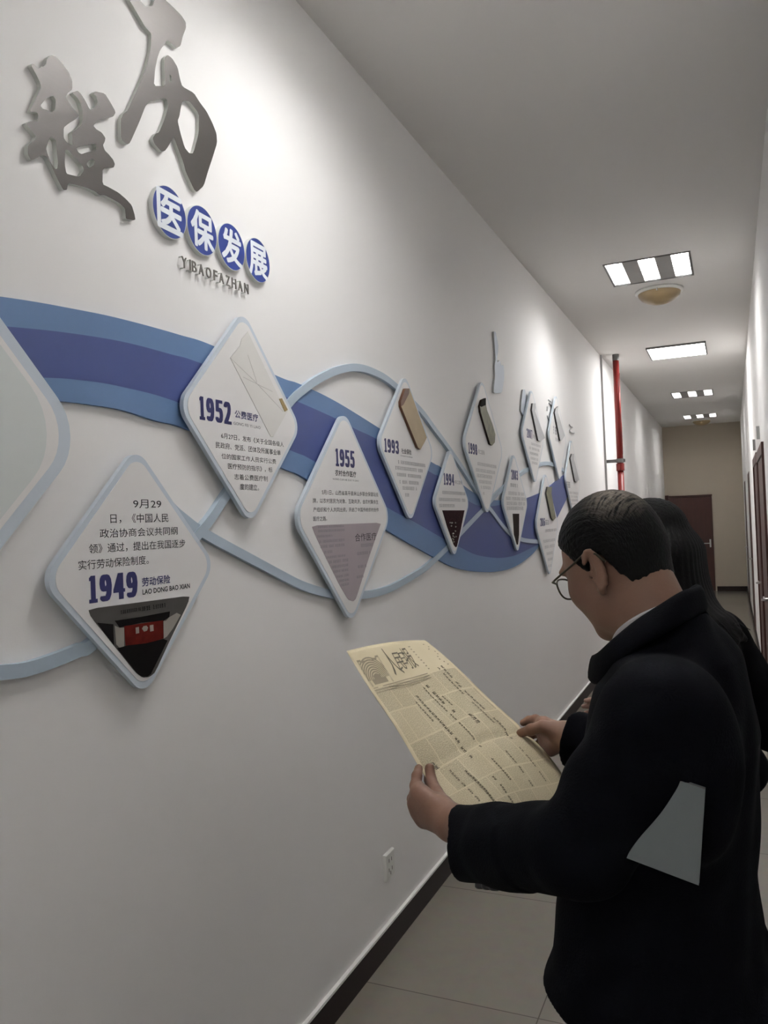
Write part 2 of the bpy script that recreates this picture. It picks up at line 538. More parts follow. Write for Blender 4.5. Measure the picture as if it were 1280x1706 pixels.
# end door: leaf, frame, handle
d = bpy.data.objects.new('door_1', None); COL.objects.link(d); d.location = (0.5, Y1, 0); d['kind'] = 'structure'
b = MB(); b.box(-.42, .40, -.045, -.005, 0.005, 1.94); b.build('leaf', M['door'], d)
b = MB(); b.box(-.495, -.425, -.07, 0, 0, 1.99); b.box(-.425, .41, -.03, 0, 1.945, 1.975)
b.build('door_frame', M['door'], d)
b = MB(); b.box(.325, .355, -.053, -.045, .90, 1.06); b.tube([(.34, -.053, .98), (.34, -.085, .98), (.22, -.085, .98)], .008, 10)
b.build('handle', M['metal'], d)
# right-hand doors, seen at a grazing angle
def side_door(n, y0, y1, h, pr=.016):
    d = bpy.data.objects.new('door_%d' % n, None); COL.objects.link(d); d.location = (CW, (y0 + y1) / 2, 0); d['kind'] = 'structure'
    w = (y1 - y0) / 2
    b = MB()
    b.box(-pr, 0, -w, -w + .08, 0, h); b.box(-pr, 0, w - .08, w, 0, h); b.box(-pr, 0, -w + .08, w - .08, h - .08, h)
    b.build('door_frame', M['door'], d)
    b = MB(); b.box(-.004, 0, -w + .08, w - .08, 0.005, h - .08); b.build('leaf', M['door'], d)
    b = MB(); b.tube([(-.012, -w + .16, 1.0), (-.035, -w + .16, 1.0), (-.035, -w + .28, 1.0)], .007, 10); b.lathe([(0.0, -.012), (.026, -.012), (.026, .0)], (-.03, -w + .16, 1.0), 12)
    b.build('handle', M['metal'], d)
side_door(2, 6.08, 7.42, 2.10)
side_door(3, 7.50, 8.66, 2.12)
side_door(4, 11.2, 12.2, 2.12, .006)
side_door(5, 14.8, 15.7, 2.12, .006)
for i, (y, lab) in enumerate(((6.75, 'small grey number plate sticking out above the nearer right-hand door'), (8.0, 'small grey number plate sticking out above the second right-hand door'))):
    b = MB(); b.box(CW - .022, CW, y - .004, y + .004, 2.17, 2.27); b.box(CW - .005, CW, y - .02, y + .02, 2.18, 2.26)
    tag(b.build('door_sign' + ('' if i == 0 else '.001'), M['grey_plastic']), lab, 'sign', 'door number plates')

# ------------------------------------------------------------------ ceiling lights
def grille_light(y0, y1, tube, label, x0=0.505, x1=1.09, suffix=''):
    cx, cy = (x0 + x1) / 2, (y0 + y1) / 2
    t = thing('ceiling_light' + suffix, label, 'ceiling light', (cx, cy, CH), 0, 'recessed corridor lights')
    w, l = (x1 - x0) / 2, (y1 - y0) / 2
    b = MB()
    for (a, c, e, f) in ((-w, w, -l, -l + .015), (-w, w, l - .015, l), (-w, -w + .015, -l + .015, l - .015), (w - .015, w, -l + .015, l - .015)):
        b.box(a, c, e, f, -.006, .072)
    b.build('frame', M['dark_metal'], t)
    iw = w - .015
    cw = 2 * iw * 0.205
    gaps = (2 * iw - 3 * cw) / 2
    D_ = .072
    for k in range(3):
        a = -iw + k * (cw + gaps)
        c = a + cw
        m_ = (a + c) / 2
        prof = [(a, 0.0), (a + .006, .030), (a + .022, .055), (m_ - .012, D_), (m_ + .012, D_), (c - .022, .055), (c - .006, .030), (c, 0.0)]
        b = MB()
        V = [(p[0], -l + .015, p[1]) for p in prof] + [(p[0], l - .015, p[1]) for p in prof]
        n = len(prof)
        b.add(V, [(i, i + 1, i + 1 + n, i + n) for i in range(n - 1)] + [tuple(range(n)), tuple(reversed(range(n, 2 * n)))])
        b.build('reflector', M['reflector'], t)
        b = MB(); b.tube([(m_, -l + .03, .034), (m_, l - .03, .034)], .014, 14)
        b.build('tube', tube, t, True)
        b = MB()
        for q in range(6):
            yy = -l + .03 + (2 * l - .06) * q / 5
            b.add([(a, yy - .001, .0), (c, yy - .001, .0), (c - .006, yy - .001, .03), (a + .006, yy - .001, .03), (a, yy + .001, .0), (c, yy + .001, .0), (c - .006, yy + .001, .03), (a + .006, yy + .001, .03)],
                  [(0, 1, 2, 3), (7, 6, 5, 4), (0, 4, 5, 1), (2, 6, 7, 3)])
        b.build('louvre', M['louvre'], t)
        if k < 2:
            b = MB(); b.box(c, c + gaps, -l + .015, l - .015, -.003, .004)
            b.build('infill_panel', M['infill'], t)
    b = MB(); b.box(-w, w, -l, l, .074, .078); b.build('housing', M['dark_metal'], t)
    return t
grille_light(5.83, 6.43, M['tube'], 'three-tube grille ceiling light nearest the viewer, just before the amber dome lamp')
grille_light(12.62, 13.26, M['tube_far'], 'three-tube grille ceiling light just beyond the flat bright panel', suffix='.001')
grille_light(15.75, 16.35, M['tube_far'], 'farthest three-tube grille ceiling light, near the end wall', suffix='.002')
grille_light(1.78, 2.38, M['tube_near'], 'three-tube grille ceiling light directly over the reading man', suffix='.003')
grille_light(-1.6, -1.0, M['tube_fill'], 'unseen three-tube grille light added as fill just behind the viewer', suffix='.004')  # this fixture and the next are added fill lights
grille_light(-4.6, -4.0, M['tube_fill'], 'unseen three-tube grille light added as fill farthest behind the viewer', suffix='.006')
t = thing('ceiling_light.005', 'flat rectangular ceiling light glowing plain white in the middle of the corridor', 'ceiling light', (0.797, 9.33, CH), 0, 'recessed corridor lights')
b = MB()
for (a, c, e, f) in ((-.3, .3, -.34, -.325), (-.3, .3, .325, .34), (-.3, -.285, -.325, .325), (.285, .3, -.325, .325)):
    b.box(a, c, e, f, -.022, -.001)
b.build('frame', M['dark_metal'], t)
b = MB(); b.box(-.285, .285, -.325, .325, -.018, -.001); b.build('diffuser', M['panel_lit'], t)

def dome_lamp(x, y, label, suffix=''):
    t = thing('dome_lamp' + suffix, label, 'lamp', (x, y, CH), 0, 'amber dome lamps')
    b = MB(); b.lathe([(.0, -.001), (.185, -.001), (.185, -.018), (.165, -.024), (.0, -.024)], (0, 0, 0)); b.build('base_ring', M['socket'], t, True)
    b = MB(); b.lathe([(.163, -.024), (.158, -.042), (.138, -.066), (.105, -.088), (.065, -.103), (.03, -.109), (.001, -.110)], (0, 0, 0)); b.build('shade', M['amber'], t, True)
    b = MB()
    for k in range(3):
        a = k * 2.094 + .5
        b.tube([(.17 * math.cos(a), .17 * math.sin(a), -.02), (.166 * math.cos(a), .166 * math.sin(a), -.04)], .006, 8)
    b.build('clip', M['metal'], t)
dome_lamp(0.815, 6.74, 'unlit amber dome lamp hanging below the nearest grille light')
dome_lamp(0.80, 16.75, 'unlit amber dome lamp near the end wall, behind the farthest grille light', '.001')

# ------------------------------------------------------------------ red pipe
t = thing('fire_pipe', 'red painted vertical pipe beside the left wall, clamped by a steel bracket', 'pipe', (0.16, 9.17, 0))
b = MB(); b.tube([(0, 0, 0.0), (0, 0, 2.12)], .034, 20); b.tube([(0, 0, 2.20), (0, 0, CH - .07)], .034, 20); b.build('pipe_run', M['red_paint'], t, True)
b = MB(); b.tube([(0, 0, CH - .07), (0, 0, CH)], .036, 20); b.build('ceiling_collar', M['dark_metal'], t)
b = MB(); b.tube([(0, 0, 2.12), (0, 0, 2.20)], .044, 20); b.build('coupling', M['red_paint'], t)
b = MB(); b.box(-.16, .055, -.008, .008, 2.215, 2.25); b.tube([(0, 0, 2.21), (0, 0, 2.255)], .041, 20); b.build('bracket', M['dark_metal'], t)
b = MB(); b.tube([(.034, -.02, 2.3), (.036, -.025, 2.6), (.022, -.033, 2.9), (.036, -.02, 3.2)], .004, 8); b.build('cable', M['red_paint'], t)

# ------------------------------------------------------------------ wall socket
sy0, sz0 = [2.835, 0.318]
t = thing('wall_socket', 'white wall socket low on the wall above the dark skirting', 'socket', (0, sy0, sz0))
b = MB(); b.bevbox(0, .012, -.043, .043, -.05, .05, .004); b.build('cover_plate', M['socket'], t)
b = MB()
for (yy, zz, r) in ((-.012, .02, 0), (.012, .02, 0), (-.014, -.016, 1), (.014, -.016, 1), (0, -.03, 0)):
    b.box(.0119, .0124, yy - .002, yy + .002, zz - .007, zz + .007)
b.build('slots', M['slot'], t)

# ------------------------------------------------------------------ the blue ribbon
XR = 0.010
U0 = catmull([(1.0308, 2.0887), (1.1095, 2.1004), (1.1963, 2.1108), (1.2925, 2.1198), (1.3998, 2.1285), (1.5201, 2.1338), (1.6559, 2.1367), (1.7968, 2.1358), (2.1414, 2.1038), (2.2686, 2.0999), (2.5235, 2.075), (2.91, 2.013), (3.4869, 1.913), (3.6172, 1.8942), (4.0163, 1.8045), (4.2395, 1.7691), (4.501, 1.7489), (4.8839, 1.7553), (5.3482, 1.771)])
U0b = catmull([(5.3482, 1.771), (5.8037, 1.8211), (6.1536, 1.8838), (6.7036, 1.9849), (7.0145, 2.0446)])
U1 = catmull([(1.0287, 2.0321), (1.1073, 2.0433), (1.2595, 2.063), (1.4417, 2.0782), (1.615, 2.0803), (1.7453, 2.0782), (2.2068, 2.044), (2.5229, 2.0131), (2.6884, 1.9901), (2.8947, 1.9648), (3.4811, 1.8625), (3.5786, 1.8495), (4.0081, 1.7432), (4.2384, 1.7128), (4.4958, 1.714), (4.8806, 1.7346), (5.346, 1.7685)])
L1 = catmull([(1.0256, 1.9448), (1.1824, 1.9568), (1.2891, 1.968), (1.4365, 1.973), (1.6678, 1.9588), (2.189, 1.8794), (2.3614, 1.849), (2.9598, 1.6971), (3.204, 1.6458), (3.6572, 1.5417), (3.8751, 1.4974), (4.1127, 1.4517), (4.4266, 1.4185), (4.6994, 1.4036), (5.007, 1.406), (5.3566, 1.4288), (5.6855, 1.4508)])
L1b = catmull([(5.6855, 1.4508), (6.0626, 1.5434), (6.3563, 1.6417), (6.7509, 1.7851), (7.0662, 1.8996)])
L0 = catmull([(1.0241, 1.903), (1.2299, 1.9158), (1.3212, 1.9196), (1.4339, 1.9196), (1.5514, 1.9069), (1.6938, 1.8951), (2.1389, 1.8201), (2.3044, 1.7866), (2.9363, 1.608), (3.4554, 1.4753), (3.7114, 1.4143), (3.9592, 1.3775), (4.2486, 1.3488), (4.5732, 1.3304), (4.949, 1.3343), (5.3939, 1.3821), (5.692, 1.4441)])
t = thing('wall_ribbon', 'broad wavy blue ribbon in three bands running along the wall behind the diamond boards', 'wall decoration', (0, 0.9, 1.7))
base = (0, 0.9, 1.7)
flat('band', [U0 + U1[::-1]], 0, XR, M['ribbon_light'], t, base)
flat('band', [U1 + U0b[1:] + (L1 + L1b[1:])[::-1]], 0, XR, M['ribbon_dark'], t, base)['label'] = 'deep blue middle band'
flat('band', [L1 + L0[::-1]], 0, XR, M['ribbon_light'], t, base)

def sweep_outline(P, w):
    P = [np.array(p) for p in P]
    A, Bq = [], []
    for i, p in enumerate(P):
        tt = P[min(i + 1, len(P) - 1)] - P[max(i - 1, 0)]
        tt = tt / np.linalg.norm(tt)
        nn = np.array([-tt[1], tt[0]])
        A.append(tuple(p + nn * w / 2)); Bq.append(tuple(p - nn * w / 2))
    return A + Bq[::-1]
XA = 0.018
ARC_A = catmull([(1.0118, 1.3931), (1.0753, 1.3866), (1.1365, 1.3814), (1.2029, 1.3857), (1.2751, 1.3957), (1.3208, 1.405), (1.4989, 1.4991), (1.7245, 1.6457), (1.83, 1.7307), (2.0243, 1.8942), (2.192, 2.0298), (2.289, 2.0862), (2.3954, 2.1358), (2.536, 2.187), (2.691, 2.2232), (2.8571, 2.2316), (3.0404, 2.2144), (3.3541, 2.1401), (3.5357, 2.0706), (3.6917, 2.0103), (3.9244, 1.9118), (4.1099, 1.8245), (4.2781, 1.7426), (4.4623, 1.6789), (4.6594, 1.5995), (4.8762, 1.5359), (5.1977, 1.4911), (5.6406, 1.4651)])
ARC_B = catmull([(1.5233, 1.7613), (1.5977, 1.6956), (1.6551, 1.6623), (1.711, 1.6351), (1.8214, 1.5932), (1.9523, 1.5465), (2.0985, 1.4943), (2.2284, 1.4503), (2.377, 1.4133), (2.5057, 1.3906), (2.7207, 1.3727), (2.931, 1.3753), (3.1716, 1.4035), (3.3502, 1.4314), (3.5491, 1.4803), (3.6845, 1.5172), (3.8601, 1.5708), (4.2704, 1.6893), (4.6085, 1.7908), (5.1913, 1.9282), (5.5027, 1.9817), (5.9675, 2.0401), (6.4014, 2.0442), (6.6697, 2.0204)])
o = flat('wall_arc', [sweep_outline(ARC_A, .028)], 0.0, .0165, M['arc'])
tag(o, 'thin pale blue wavy strip that arches up between the 1952 and 1993 boards', 'wall decoration', 'thin pale blue wavy strips')
o = flat('wall_arc.001', [sweep_outline(ARC_B, .028)], 0.0, .0135, M['arc'])
tag(o, 'thin pale blue wavy strip that dips low behind the point of the 1955 board', 'wall decoration', 'thin pale blue wavy strips')

# ------------------------------------------------------------------ diamond boards
XF, XB = 0.030, 0.0168
def diamond(yc, zc, a, r):
    """square on its corner with rounded corners, half diagonal a (before rounding), corner radius r"""
    out = []
    for k in range(4):
        th = k * math.pi / 2
        cx, cz = yc + (a - r * math.sqrt(2)) * math.cos(th), zc + (a - r * math.sqrt(2)) * math.sin(th)
        for j in range(9):
            q = th - math.pi / 4 + math.pi / 2 * j / 8
            out.append((cx + r * math.cos(q), cz + r * math.sin(q)))
    return out
def board(yc, zc, ext, label, suffix, rr=0.17, bw=0.013):
    r = ext * rr
    a = ext + r * (math.sqrt(2) - 1)
    base = (0, yc, zc)
    t = thing('display_board' + suffix, label, 'display board', base, 0, 'diamond display boards')
    flat('board_edge', [diamond(yc, zc, a, r)], XB, XF - .001, M['board_edge'], t, base)
    flat('board_face', [diamond(yc, zc, a - bw * 1.414, r * .9)], XF - .001, XF, M['board_white'], t, base)
    b = MB()
    for sy, sz in ((-.4, 0), (.4, 0), (0, .4), (0, -.4)):
        b.box(0.0, XB, sy * ext - .012, sy * ext + .012, sz * ext - .012, sz * ext + .012)
    return t, base
XT = XF + 0.0004
def slab(name, loop, x1, mats, parent, base):
    return flat(name, [loop], XF, x1, mats, parent, base)

# large board at the left edge
t, base = board(0.712, 1.843, 0.545, 'largest diamond board, cut off by the left edge, pale grey-green inside', '', 0.2, 0.026)
flat('inner_field', [diamond(0.712, 1.843, 0.535, 0.13)], XF, XF + .0006, M['board_grey'], t, base)

# 1949
t, base = board(1.456, 1.549, 0.268, 'diamond board for 1949 with a dark red stage photo in its lower tip', '.001')
text_lines('body_text', [
    ('9月29', (1.4376, 1.6936, 0.0973, 0.0203)),
    ('日，《中国人民', (1.3633, 1.6599, 0.196, 0.0215)),
    ('政治协商会议共同纲', (1.3297, 1.629, 0.263, 0.0196)),
    ('领》通过，提出在我国逐步', (1.297, 1.5966, 0.3238, 0.0207)),
    ('实行劳动保险制度。', (1.2655, 1.564, 0.2181, 0.0203))], XT, M['black_print'], t, base)
year_box('1949', (1.2924, 1.4933, 0.1553, 0.0556), XT, M['navy_print'], t, base)
text_box('heading_text', '劳动保险', (1.4584, 1.5134, 0.0995, 0.02), XT, M['navy_print'], t, base, 0.02)
text_box('pinyin_text', 'LAO DONG BAO XIAN', (1.4587, 1.4949, 0.174, 0.0114), XT, M['black_print'], t, base, 0.03)
ZP = lambda pts: pts
o = flat('photo', [chaikin([(1.2892, 1.4812), (1.4578, 1.4784), (1.6303, 1.4758), (1.6236, 1.4587), (1.5541, 1.3826), (1.4922, 1.3107), (1.4732, 1.3039), (1.449, 1.3065), (1.4261, 1.3229), (1.3615, 1.3932), (1.296, 1.4635)][::-1], 1)], XF, XF + .0008, M['photo_grey'], t, base)
for nm, m_, k, lp in (
    ('photo_canopy', 'photo_black', 1, [(1.3654, 1.4469), (1.451, 1.4451), (1.5521, 1.4457), (1.5496, 1.433), (1.5365, 1.4252), (1.4503, 1.4316), (1.3798, 1.4299)]),
    ('photo_backdrop', 'photo_red', 2, [(1.3939, 1.4313), (1.5258, 1.4277), (1.5253, 1.3846), (1.4678, 1.3817), (1.3963, 1.3839)]),
    ('photo_pillar', 'photo_pale', 1, [(1.3648, 1.4362), (1.3798, 1.4295), (1.3937, 1.428), (1.3917, 1.3868), (1.3806, 1.3831), (1.3674, 1.3949)]),
    ('photo_pillar', 'photo_pale', 1, [(1.5279, 1.4263), (1.5514, 1.4328), (1.5777, 1.4391), (1.5925, 1.4326), (1.5608, 1.4031), (1.538, 1.3874), (1.5264, 1.3845)]),
    ('photo_shade', 'photo_black', 1, [(1.3123, 1.4495), (1.3605, 1.44), (1.3604, 1.3939), (1.3427, 1.4136)]),
    ('photo_crowd', 'photo_black', 3, [(1.37, 1.3859), (1.4027, 1.3873), (1.4611, 1.3828), (1.5235, 1.3837), (1.5393, 1.3779), (1.476, 1.3099), (1.4639, 1.3061), (1.4474, 1.3093), (1.4346, 1.3166)]),
    ('photo_banner', 'photo_pale', 4, [(1.4302, 1.4231), (1.4406, 1.4233), (1.4409, 1.4094), (1.4304, 1.4093)]),
    ('photo_banner', 'photo_pale', 4, [(1.478, 1.4219), (1.4897, 1.422), (1.4903, 1.4077), (1.4787, 1.4075)]),
    ('photo_emblem', 'photo_pale', 4, [(1.4513, 1.418), (1.4565, 1.4229), (1.4666, 1.4227), (1.4714, 1.4176), (1.4677, 1.4113), (1.4575, 1.4104)])):
    q = flat(nm, [lp], XF + .0002, XF + .0008 + .0003 * k, M[m_], o)
    rel(q, base)
q = strokes('photo_lettering', [(1.3844, 1.4591, 0.0673, 0.008), (1.4517, 1.4576, 0.0864, 0.0101)], XF + .0012, M['photo_black'], o, base, 0.75)

# 1952
t, base = board(1.921, 1.953, 0.286, 'diamond board for 1952 with a faint old document sheet at its upper right', '.002')
year_box('1952', (1.6981, 1.9248, 0.1482, 0.0588), XT, M['navy_print'], t, base)
text_box('heading_text', '公费医疗', (1.859, 1.9455, 0.1178, 0.0215), XT, M['navy_print'], t, base, 0.02)
text_box('pinyin_text', 'GONG FEI YI LIAO', (1.8505, 1.9255, 0.1368, 0.0081), XT, M['grey_print'], t, base, 0.0)
text_lines('body_text', [
    ('6月27日，发布《关于全国各级人', (1.7905, 1.8821, 0.3258, 0.0159)),
    ('民政府、党派、团体及所属事业单', (1.764, 1.8548, 0.332, 0.0167)),
    ('位的国家工作人员实行公费', (1.7888, 1.8275, 0.2788, 0.0148)),
    ('医疗预防的指示》，标', (1.8168, 1.801, 0.2282, 0.016)),
    ('志着公费医疗制', (1.8454, 1.7734, 0.1711, 0.0161)),
    ('度的建立。', (1.872, 1.746, 0.0962, 0.0174))], XT, M['black_print'], t, base)
o = slab('document_sheet', [(1.9382, 2.2016), (1.9057, 2.1731), (1.8952, 2.1514), (1.8462, 2.1092), (2.0411, 1.9088), (2.0566, 1.9084), (2.1478, 1.9973), (2.102, 2.0284)][::-1], XF + .0012, M['old_paper'], t, base)
q = flat('label_patch', [[(2.0966, 2.0277), (2.113, 2.0315), (2.1457, 1.9999), (2.1275, 1.9922)][::-1]], XF + .0012, XF + .0025, M['ochre'], o); rel(q, base)
b = MB()
for P in ([(1.8478, 2.108), (1.9623, 2.0634)], [(1.9623, 2.0634), (2.1209, 1.9914)], [(1.9337, 2.1325), (1.9766, 2.0602)], [(1.9061, 2.0654), (2.061, 2.0451)]):
    (ya, za), (yb, zb) = P
    b.tube([(XF + .0012, ya, za), (XF + .0012, yb, zb)], .0006, 5)
q = b.build('fold_lines', M['fold'], o); rel(q, base)

# 1955
t, base = board(2.545, 1.666, 0.358, 'diamond board for 1955 with a lilac printed document in its lower half', '.003')
year_box('1955', (2.463, 1.8431, 0.1568, 0.0591), XT, M['navy_print'], t, base)
text_box('heading_text', '农村合作医疗', (2.4557, 1.8086, 0.1671, 0.0207), XT, M['black_print'], t, base, 0.015)
text_box('pinyin_text', 'NONG CUN HE ZUO YI LIAO', (2.4369, 1.7934, 0.2056, 0.006), XT, M['grey_print'], t, base, 0.0)
text_lines('body_text', [
    ('5月1日，山西省高平县米山乡联合保健站挂', (2.3534, 1.7409, 0.4608, 0.0166)),
    ('牌，以农村居民为对象、互助共济，由农村集体生', (2.2878, 1.7121, 0.5236, 0.0166)),
    ('产组织和个人共同出资，开启了中国传统农村合作', (2.2886, 1.6829, 0.5239, 0.0156)),
    ('医疗之路。', (2.2864, 1.6535, 0.0962, 0.0151))], XT, M['black_print'], t, base)
o = flat('photo', [chaikin([(2.2735, 1.6394), (2.5247, 1.6401), (2.832, 1.6408), (2.7984, 1.6078), (2.6954, 1.5021), (2.5838, 1.373), (2.5591, 1.3641), (2.5189, 1.3745), (2.461, 1.4255), (2.3719, 1.5208), (2.2928, 1.6106)][::-1], 1)], XF, XF + .0008, M['photo_lilac'], t, base)
rows = [(2.3093, 1.6303, 0.203, 0.0072), (2.3082, 1.6161, 0.2028, 0.0081), (2.3068, 1.5986, 0.1085, 0.0081), (2.3206, 1.5806, 0.1872, 0.0095), (2.3263, 1.5633, 0.18, 0.0095), (2.3531, 1.5441, 0.0577, 0.0092), (2.3622, 1.5266, 0.1466, 0.0082), (2.3817, 1.509, 0.1486, 0.0098), (2.4015, 1.4918, 0.1274, 0.0088), (2.413, 1.4754, 0.1144, 0.0083), (2.4331, 1.4569, 0.0986, 0.0084), (2.4514, 1.4411, 0.0789, 0.0084), (2.4667, 1.4253, 0.0623, 0.0085), (2.637, 1.5536, 0.1088, 0.0122), (2.6038, 1.5255, 0.113, 0.0116), (2.6056, 1.4786, 0.0745, 0.0104), (2.5927, 1.443, 0.0588, 0.0093)]
q = strokes('photo_print', rows, XF + .0010, M['grey_print'], o, base, 0.8)
q = text_box('photo_title', '合作医疗', (2.592, 1.5756, 0.1872, 0.0288), XF + .0010, M['black_print'], o, base, 0.0)

# 1993
t, base = board(3.147, 1.952, 0.297, 'diamond board for 1993 with a tan booklet mounted near its top', '.004')
year_box('1993', (2.8926, 1.9204, 0.1545, 0.0531), XT, M['navy_print'], t, base)
text_box('heading_text', '社会保险', (3.0699, 1.9255, 0.1108, 0.0217), XT, M['black_print'], t, base, 0.015)
strokes('pinyin_text', [(3.0573, 1.9129, 0.1378, 0.0051)], XT, M['grey_print'], t, base, .6)
strokes('body_text', [(3.0262, 1.8804, 0.3184, 0.0149), (2.9964, 1.8555, 0.3131, 0.0148), (3.0101, 1.8286, 0.2771, 0.0144), (3.0345, 1.7992, 0.218, 0.0145), (3.0655, 1.7744, 0.1657, 0.0146), (3.0911, 1.7458, 0.0464, 0.0143)], XT, M['grey_print'], t, base)
o = slab('mounted_booklet', [(3.1144, 2.2011), (3.1594, 2.2074), (3.3488, 2.0141), (3.3244, 1.9951), (3.2623, 1.954), (3.2319, 1.9608), (3.0579, 2.1182), (3.0566, 2.1382)][::-1], XF + .012, [M['kraft'], M['brown_strip']], t, base)
q = flat('booklet_spine', [[(3.1094, 2.2002), (3.1543, 2.2056), (3.1484, 2.1837), (3.08, 2.128), (3.053, 2.1175), (3.0517, 2.1374)][::-1]], XF + .012, XF + .0135, M['brown_strip'], o); rel(q, base)

# 1994
t, base = board(3.708, 1.727, 0.252, 'diamond board for 1994 with a dark crowd photo in its lower tip', '.005', bw=.012)
year_box('1994', (3.5864, 1.8108, 0.1612, 0.0539), XT, M['navy_print'], t, base)
text_box('heading_text', '职工医保', (3.7565, 1.8186, 0.1083, 0.0185), XT, M['grey_print'], t, base, 0.0)
strokes('body_text', [(3.5589, 1.7654, 0.3568, 0.0156), (3.5074, 1.7321, 0.4038, 0.0154), (3.5084, 1.7032, 0.2252, 0.0154)], XT, M['grey_print'], t, base)
o = flat('photo', [[(3.5475, 1.6883), (3.8882, 1.6882), (3.8132, 1.5908), (3.7424, 1.51), (3.7222, 1.507), (3.6946, 1.5198), (3.6065, 1.6107)][::-1]], XF, XF + .0008, M['photo_crowd'], t, base)
b = MB()
for k in range(16):
    u_, v_ = random.uniform(-.06, .06), random.uniform(-.13, -.02)
    b.lathe([(.001, 0), (.006, .004), (.001, .008)], (XF + .0012, 3.70 + u_ * (1 + v_ * 4), 1.66 + v_), 6)
q = b.build('photo_faces', M['photo_pale'], o); rel(q, base)

# 1998
t, base = board(4.305, 2.040, 0.362, 'diamond board for 1998 with an olive green booklet mounted near its top', '.006')
year_box('1998', (3.9977, 1.987, 0.1622, 0.0556), XT, M['navy_print'], t, base)
text_box('heading_text', '职工医保', (4.1744, 1.9959, 0.118, 0.0238), XT, M['grey_print'], t, base, 0.0)
strokes('body_text', [(4.1457, 1.9319, 0.381, 0.0179), (4.1126, 1.8963, 0.3821, 0.0189), (4.1275, 1.8673, 0.3021, 0.019), (4.1611, 1.8356, 0.253, 0.0179), (4.1956, 1.8058, 0.1929, 0.017), (4.2266, 1.774, 0.0338, 0.0142)], XT, M['faint_print'], t, base)
o = slab('mounted_booklet', [(4.3242, 2.3165), (4.2451, 2.2966), (4.2004, 2.2571), (4.2113, 2.2245), (4.3737, 2.0616), (4.4153, 2.0577), (4.4725, 2.0798), (4.4906, 2.1273), (4.4343, 2.1845), (4.3392, 2.2505), (4.3226, 2.2775)], XF + .012, [M['olive'], M['photo_brown']], t, base)
q = flat('booklet_cap', [[(4.3207, 2.3159), (4.2417, 2.2961), (4.197, 2.2566), (4.2261, 2.2555), (4.3086, 2.2746)]], XF + .012, XF + .0135, M['photo_black'], o); rel(q, base)

# 2003
t, base = board(4.95, 1.735, 0.30, 'narrow-looking diamond board for 2003 with a dark upright photo, set over the ribbon', '.007', bw=.014)
year_box('2003', (4.8623, 1.8811, 0.1617, 0.06), XT, M['navy_print'], t, base)
strokes('heading_text', [(4.8276, 1.8342, 0.1884, 0.0218)], XT, M['grey_print'], t, base)
strokes('body_text', [(4.7695, 1.783, 0.408, 0.0215), (4.7084, 1.7505, 0.5074, 0.0213), (4.7223, 1.7202, 0.4747, 0.0213), (4.7177, 1.6899, 0.4212, 0.0212)], XT, M['faint_print'], t, base)
flat('photo', [[(4.8569, 1.6669), (5.0202, 1.6662), (4.9948, 1.5358), (4.9577, 1.4712), (4.9256, 1.4725), (4.8639, 1.5394)][::-1]], XF, XF + .0008, M['photo_brown'], t, base)

# 2016
t, base = board(5.87, 1.585, 0.365, 'low diamond board for 2016 behind the man\'s head with a dark patterned booklet', '.008')
year_box('2016', (5.6197, 1.5761, 0.157, 0.0555), XT, M['navy_print'], t, base)
strokes('heading_text', [(5.787, 1.5809, 0.1219, 0.0368)], XT, M['grey_print'], t, base)
strokes('body_text', [(5.7685, 1.5286, 0.4078, 0.0202), (5.6909, 1.4541, 0.4216, 0.0208), (5.7243, 1.4104, 0.3556, 0.0217), (5.7791, 1.3613, 0.2202, 0.02), (5.8128, 1.316, 0.1686, 0.0201), (5.8253, 1.2704, 0.1106, 0.0182)], XT, M['faint_print'], t, base)
slab('mounted_booklet', [(5.8641, 1.8608), (6.0224, 1.865), (5.9886, 1.8118), (6.0968, 1.6593), (6.1146, 1.6302), (6.0164, 1.61), (5.952, 1.6316), (5.8111, 1.8131)][::-1], XF + .012, [M['olive'], M['dark_grey']], t, base)

# 2007 and the two last boards
t, base = board(5.525, 2.205, 0.318, 'upper diamond board for 2007 holding a slanted pale card with a dark edge', '.009')
year_box('2007', (5.32, 2.1818, 0.1605, 0.06), XT, M['navy_print'], t, base)
strokes('heading_text', [(5.4967, 2.1895, 0.1016, 0.0269)], XT, M['grey_print'], t, base)
strokes('body_text', [(5.4407, 2.1393, 0.2995, 0.0177), (5.3792, 2.1064, 0.3131, 0.0175), (5.3916, 2.0721, 0.2534, 0.0175), (5.4042, 2.037, 0.234, 0.0175), (5.4365, 2.0084, 0.1762, 0.0176)], XT, M['faint_print'], t, base)
slab('mounted_card', [(5.489, 2.4303), (5.5845, 2.442), (5.5787, 2.4109), (5.5495, 2.3808), (5.8476, 2.2188), (5.6722, 2.1816), (5.6154, 2.1816), (5.4568, 2.379)][::-1], XF + .012, [M['card_grey'], M['dark_grey']], t, base)
t, base = board(6.39, 2.268, 0.33, 'highest far diamond board with a slanted card, up beside the small grey sprigs', '.010')
strokes('year_text', [(6.212, 2.2835, 0.1341, 0.0641)], XT, M['grey_print'], t, base, .5)
strokes('heading_text', [(6.274, 2.2337, 0.1625, 0.0263)], XT, M['faint_print'], t, base)
slab('mounted_card', [(6.283, 2.4841), (6.3944, 2.5173), (6.3731, 2.4643), (6.6147, 2.3033), (6.481, 2.2509), (6.4175, 2.2438), (6.2418, 2.4495)][::-1], XF + .012, [M['card_grey'], M['dark_grey']], t, base)
t, base = board(6.98, 1.955, 0.335, 'farthest diamond board, right above the man\'s forehead, with a thin dark slanted card', '.011')
strokes('year_text', [(6.6646, 1.8754, 0.1575, 0.0529)], XT, M['grey_print'], t, base, .5)
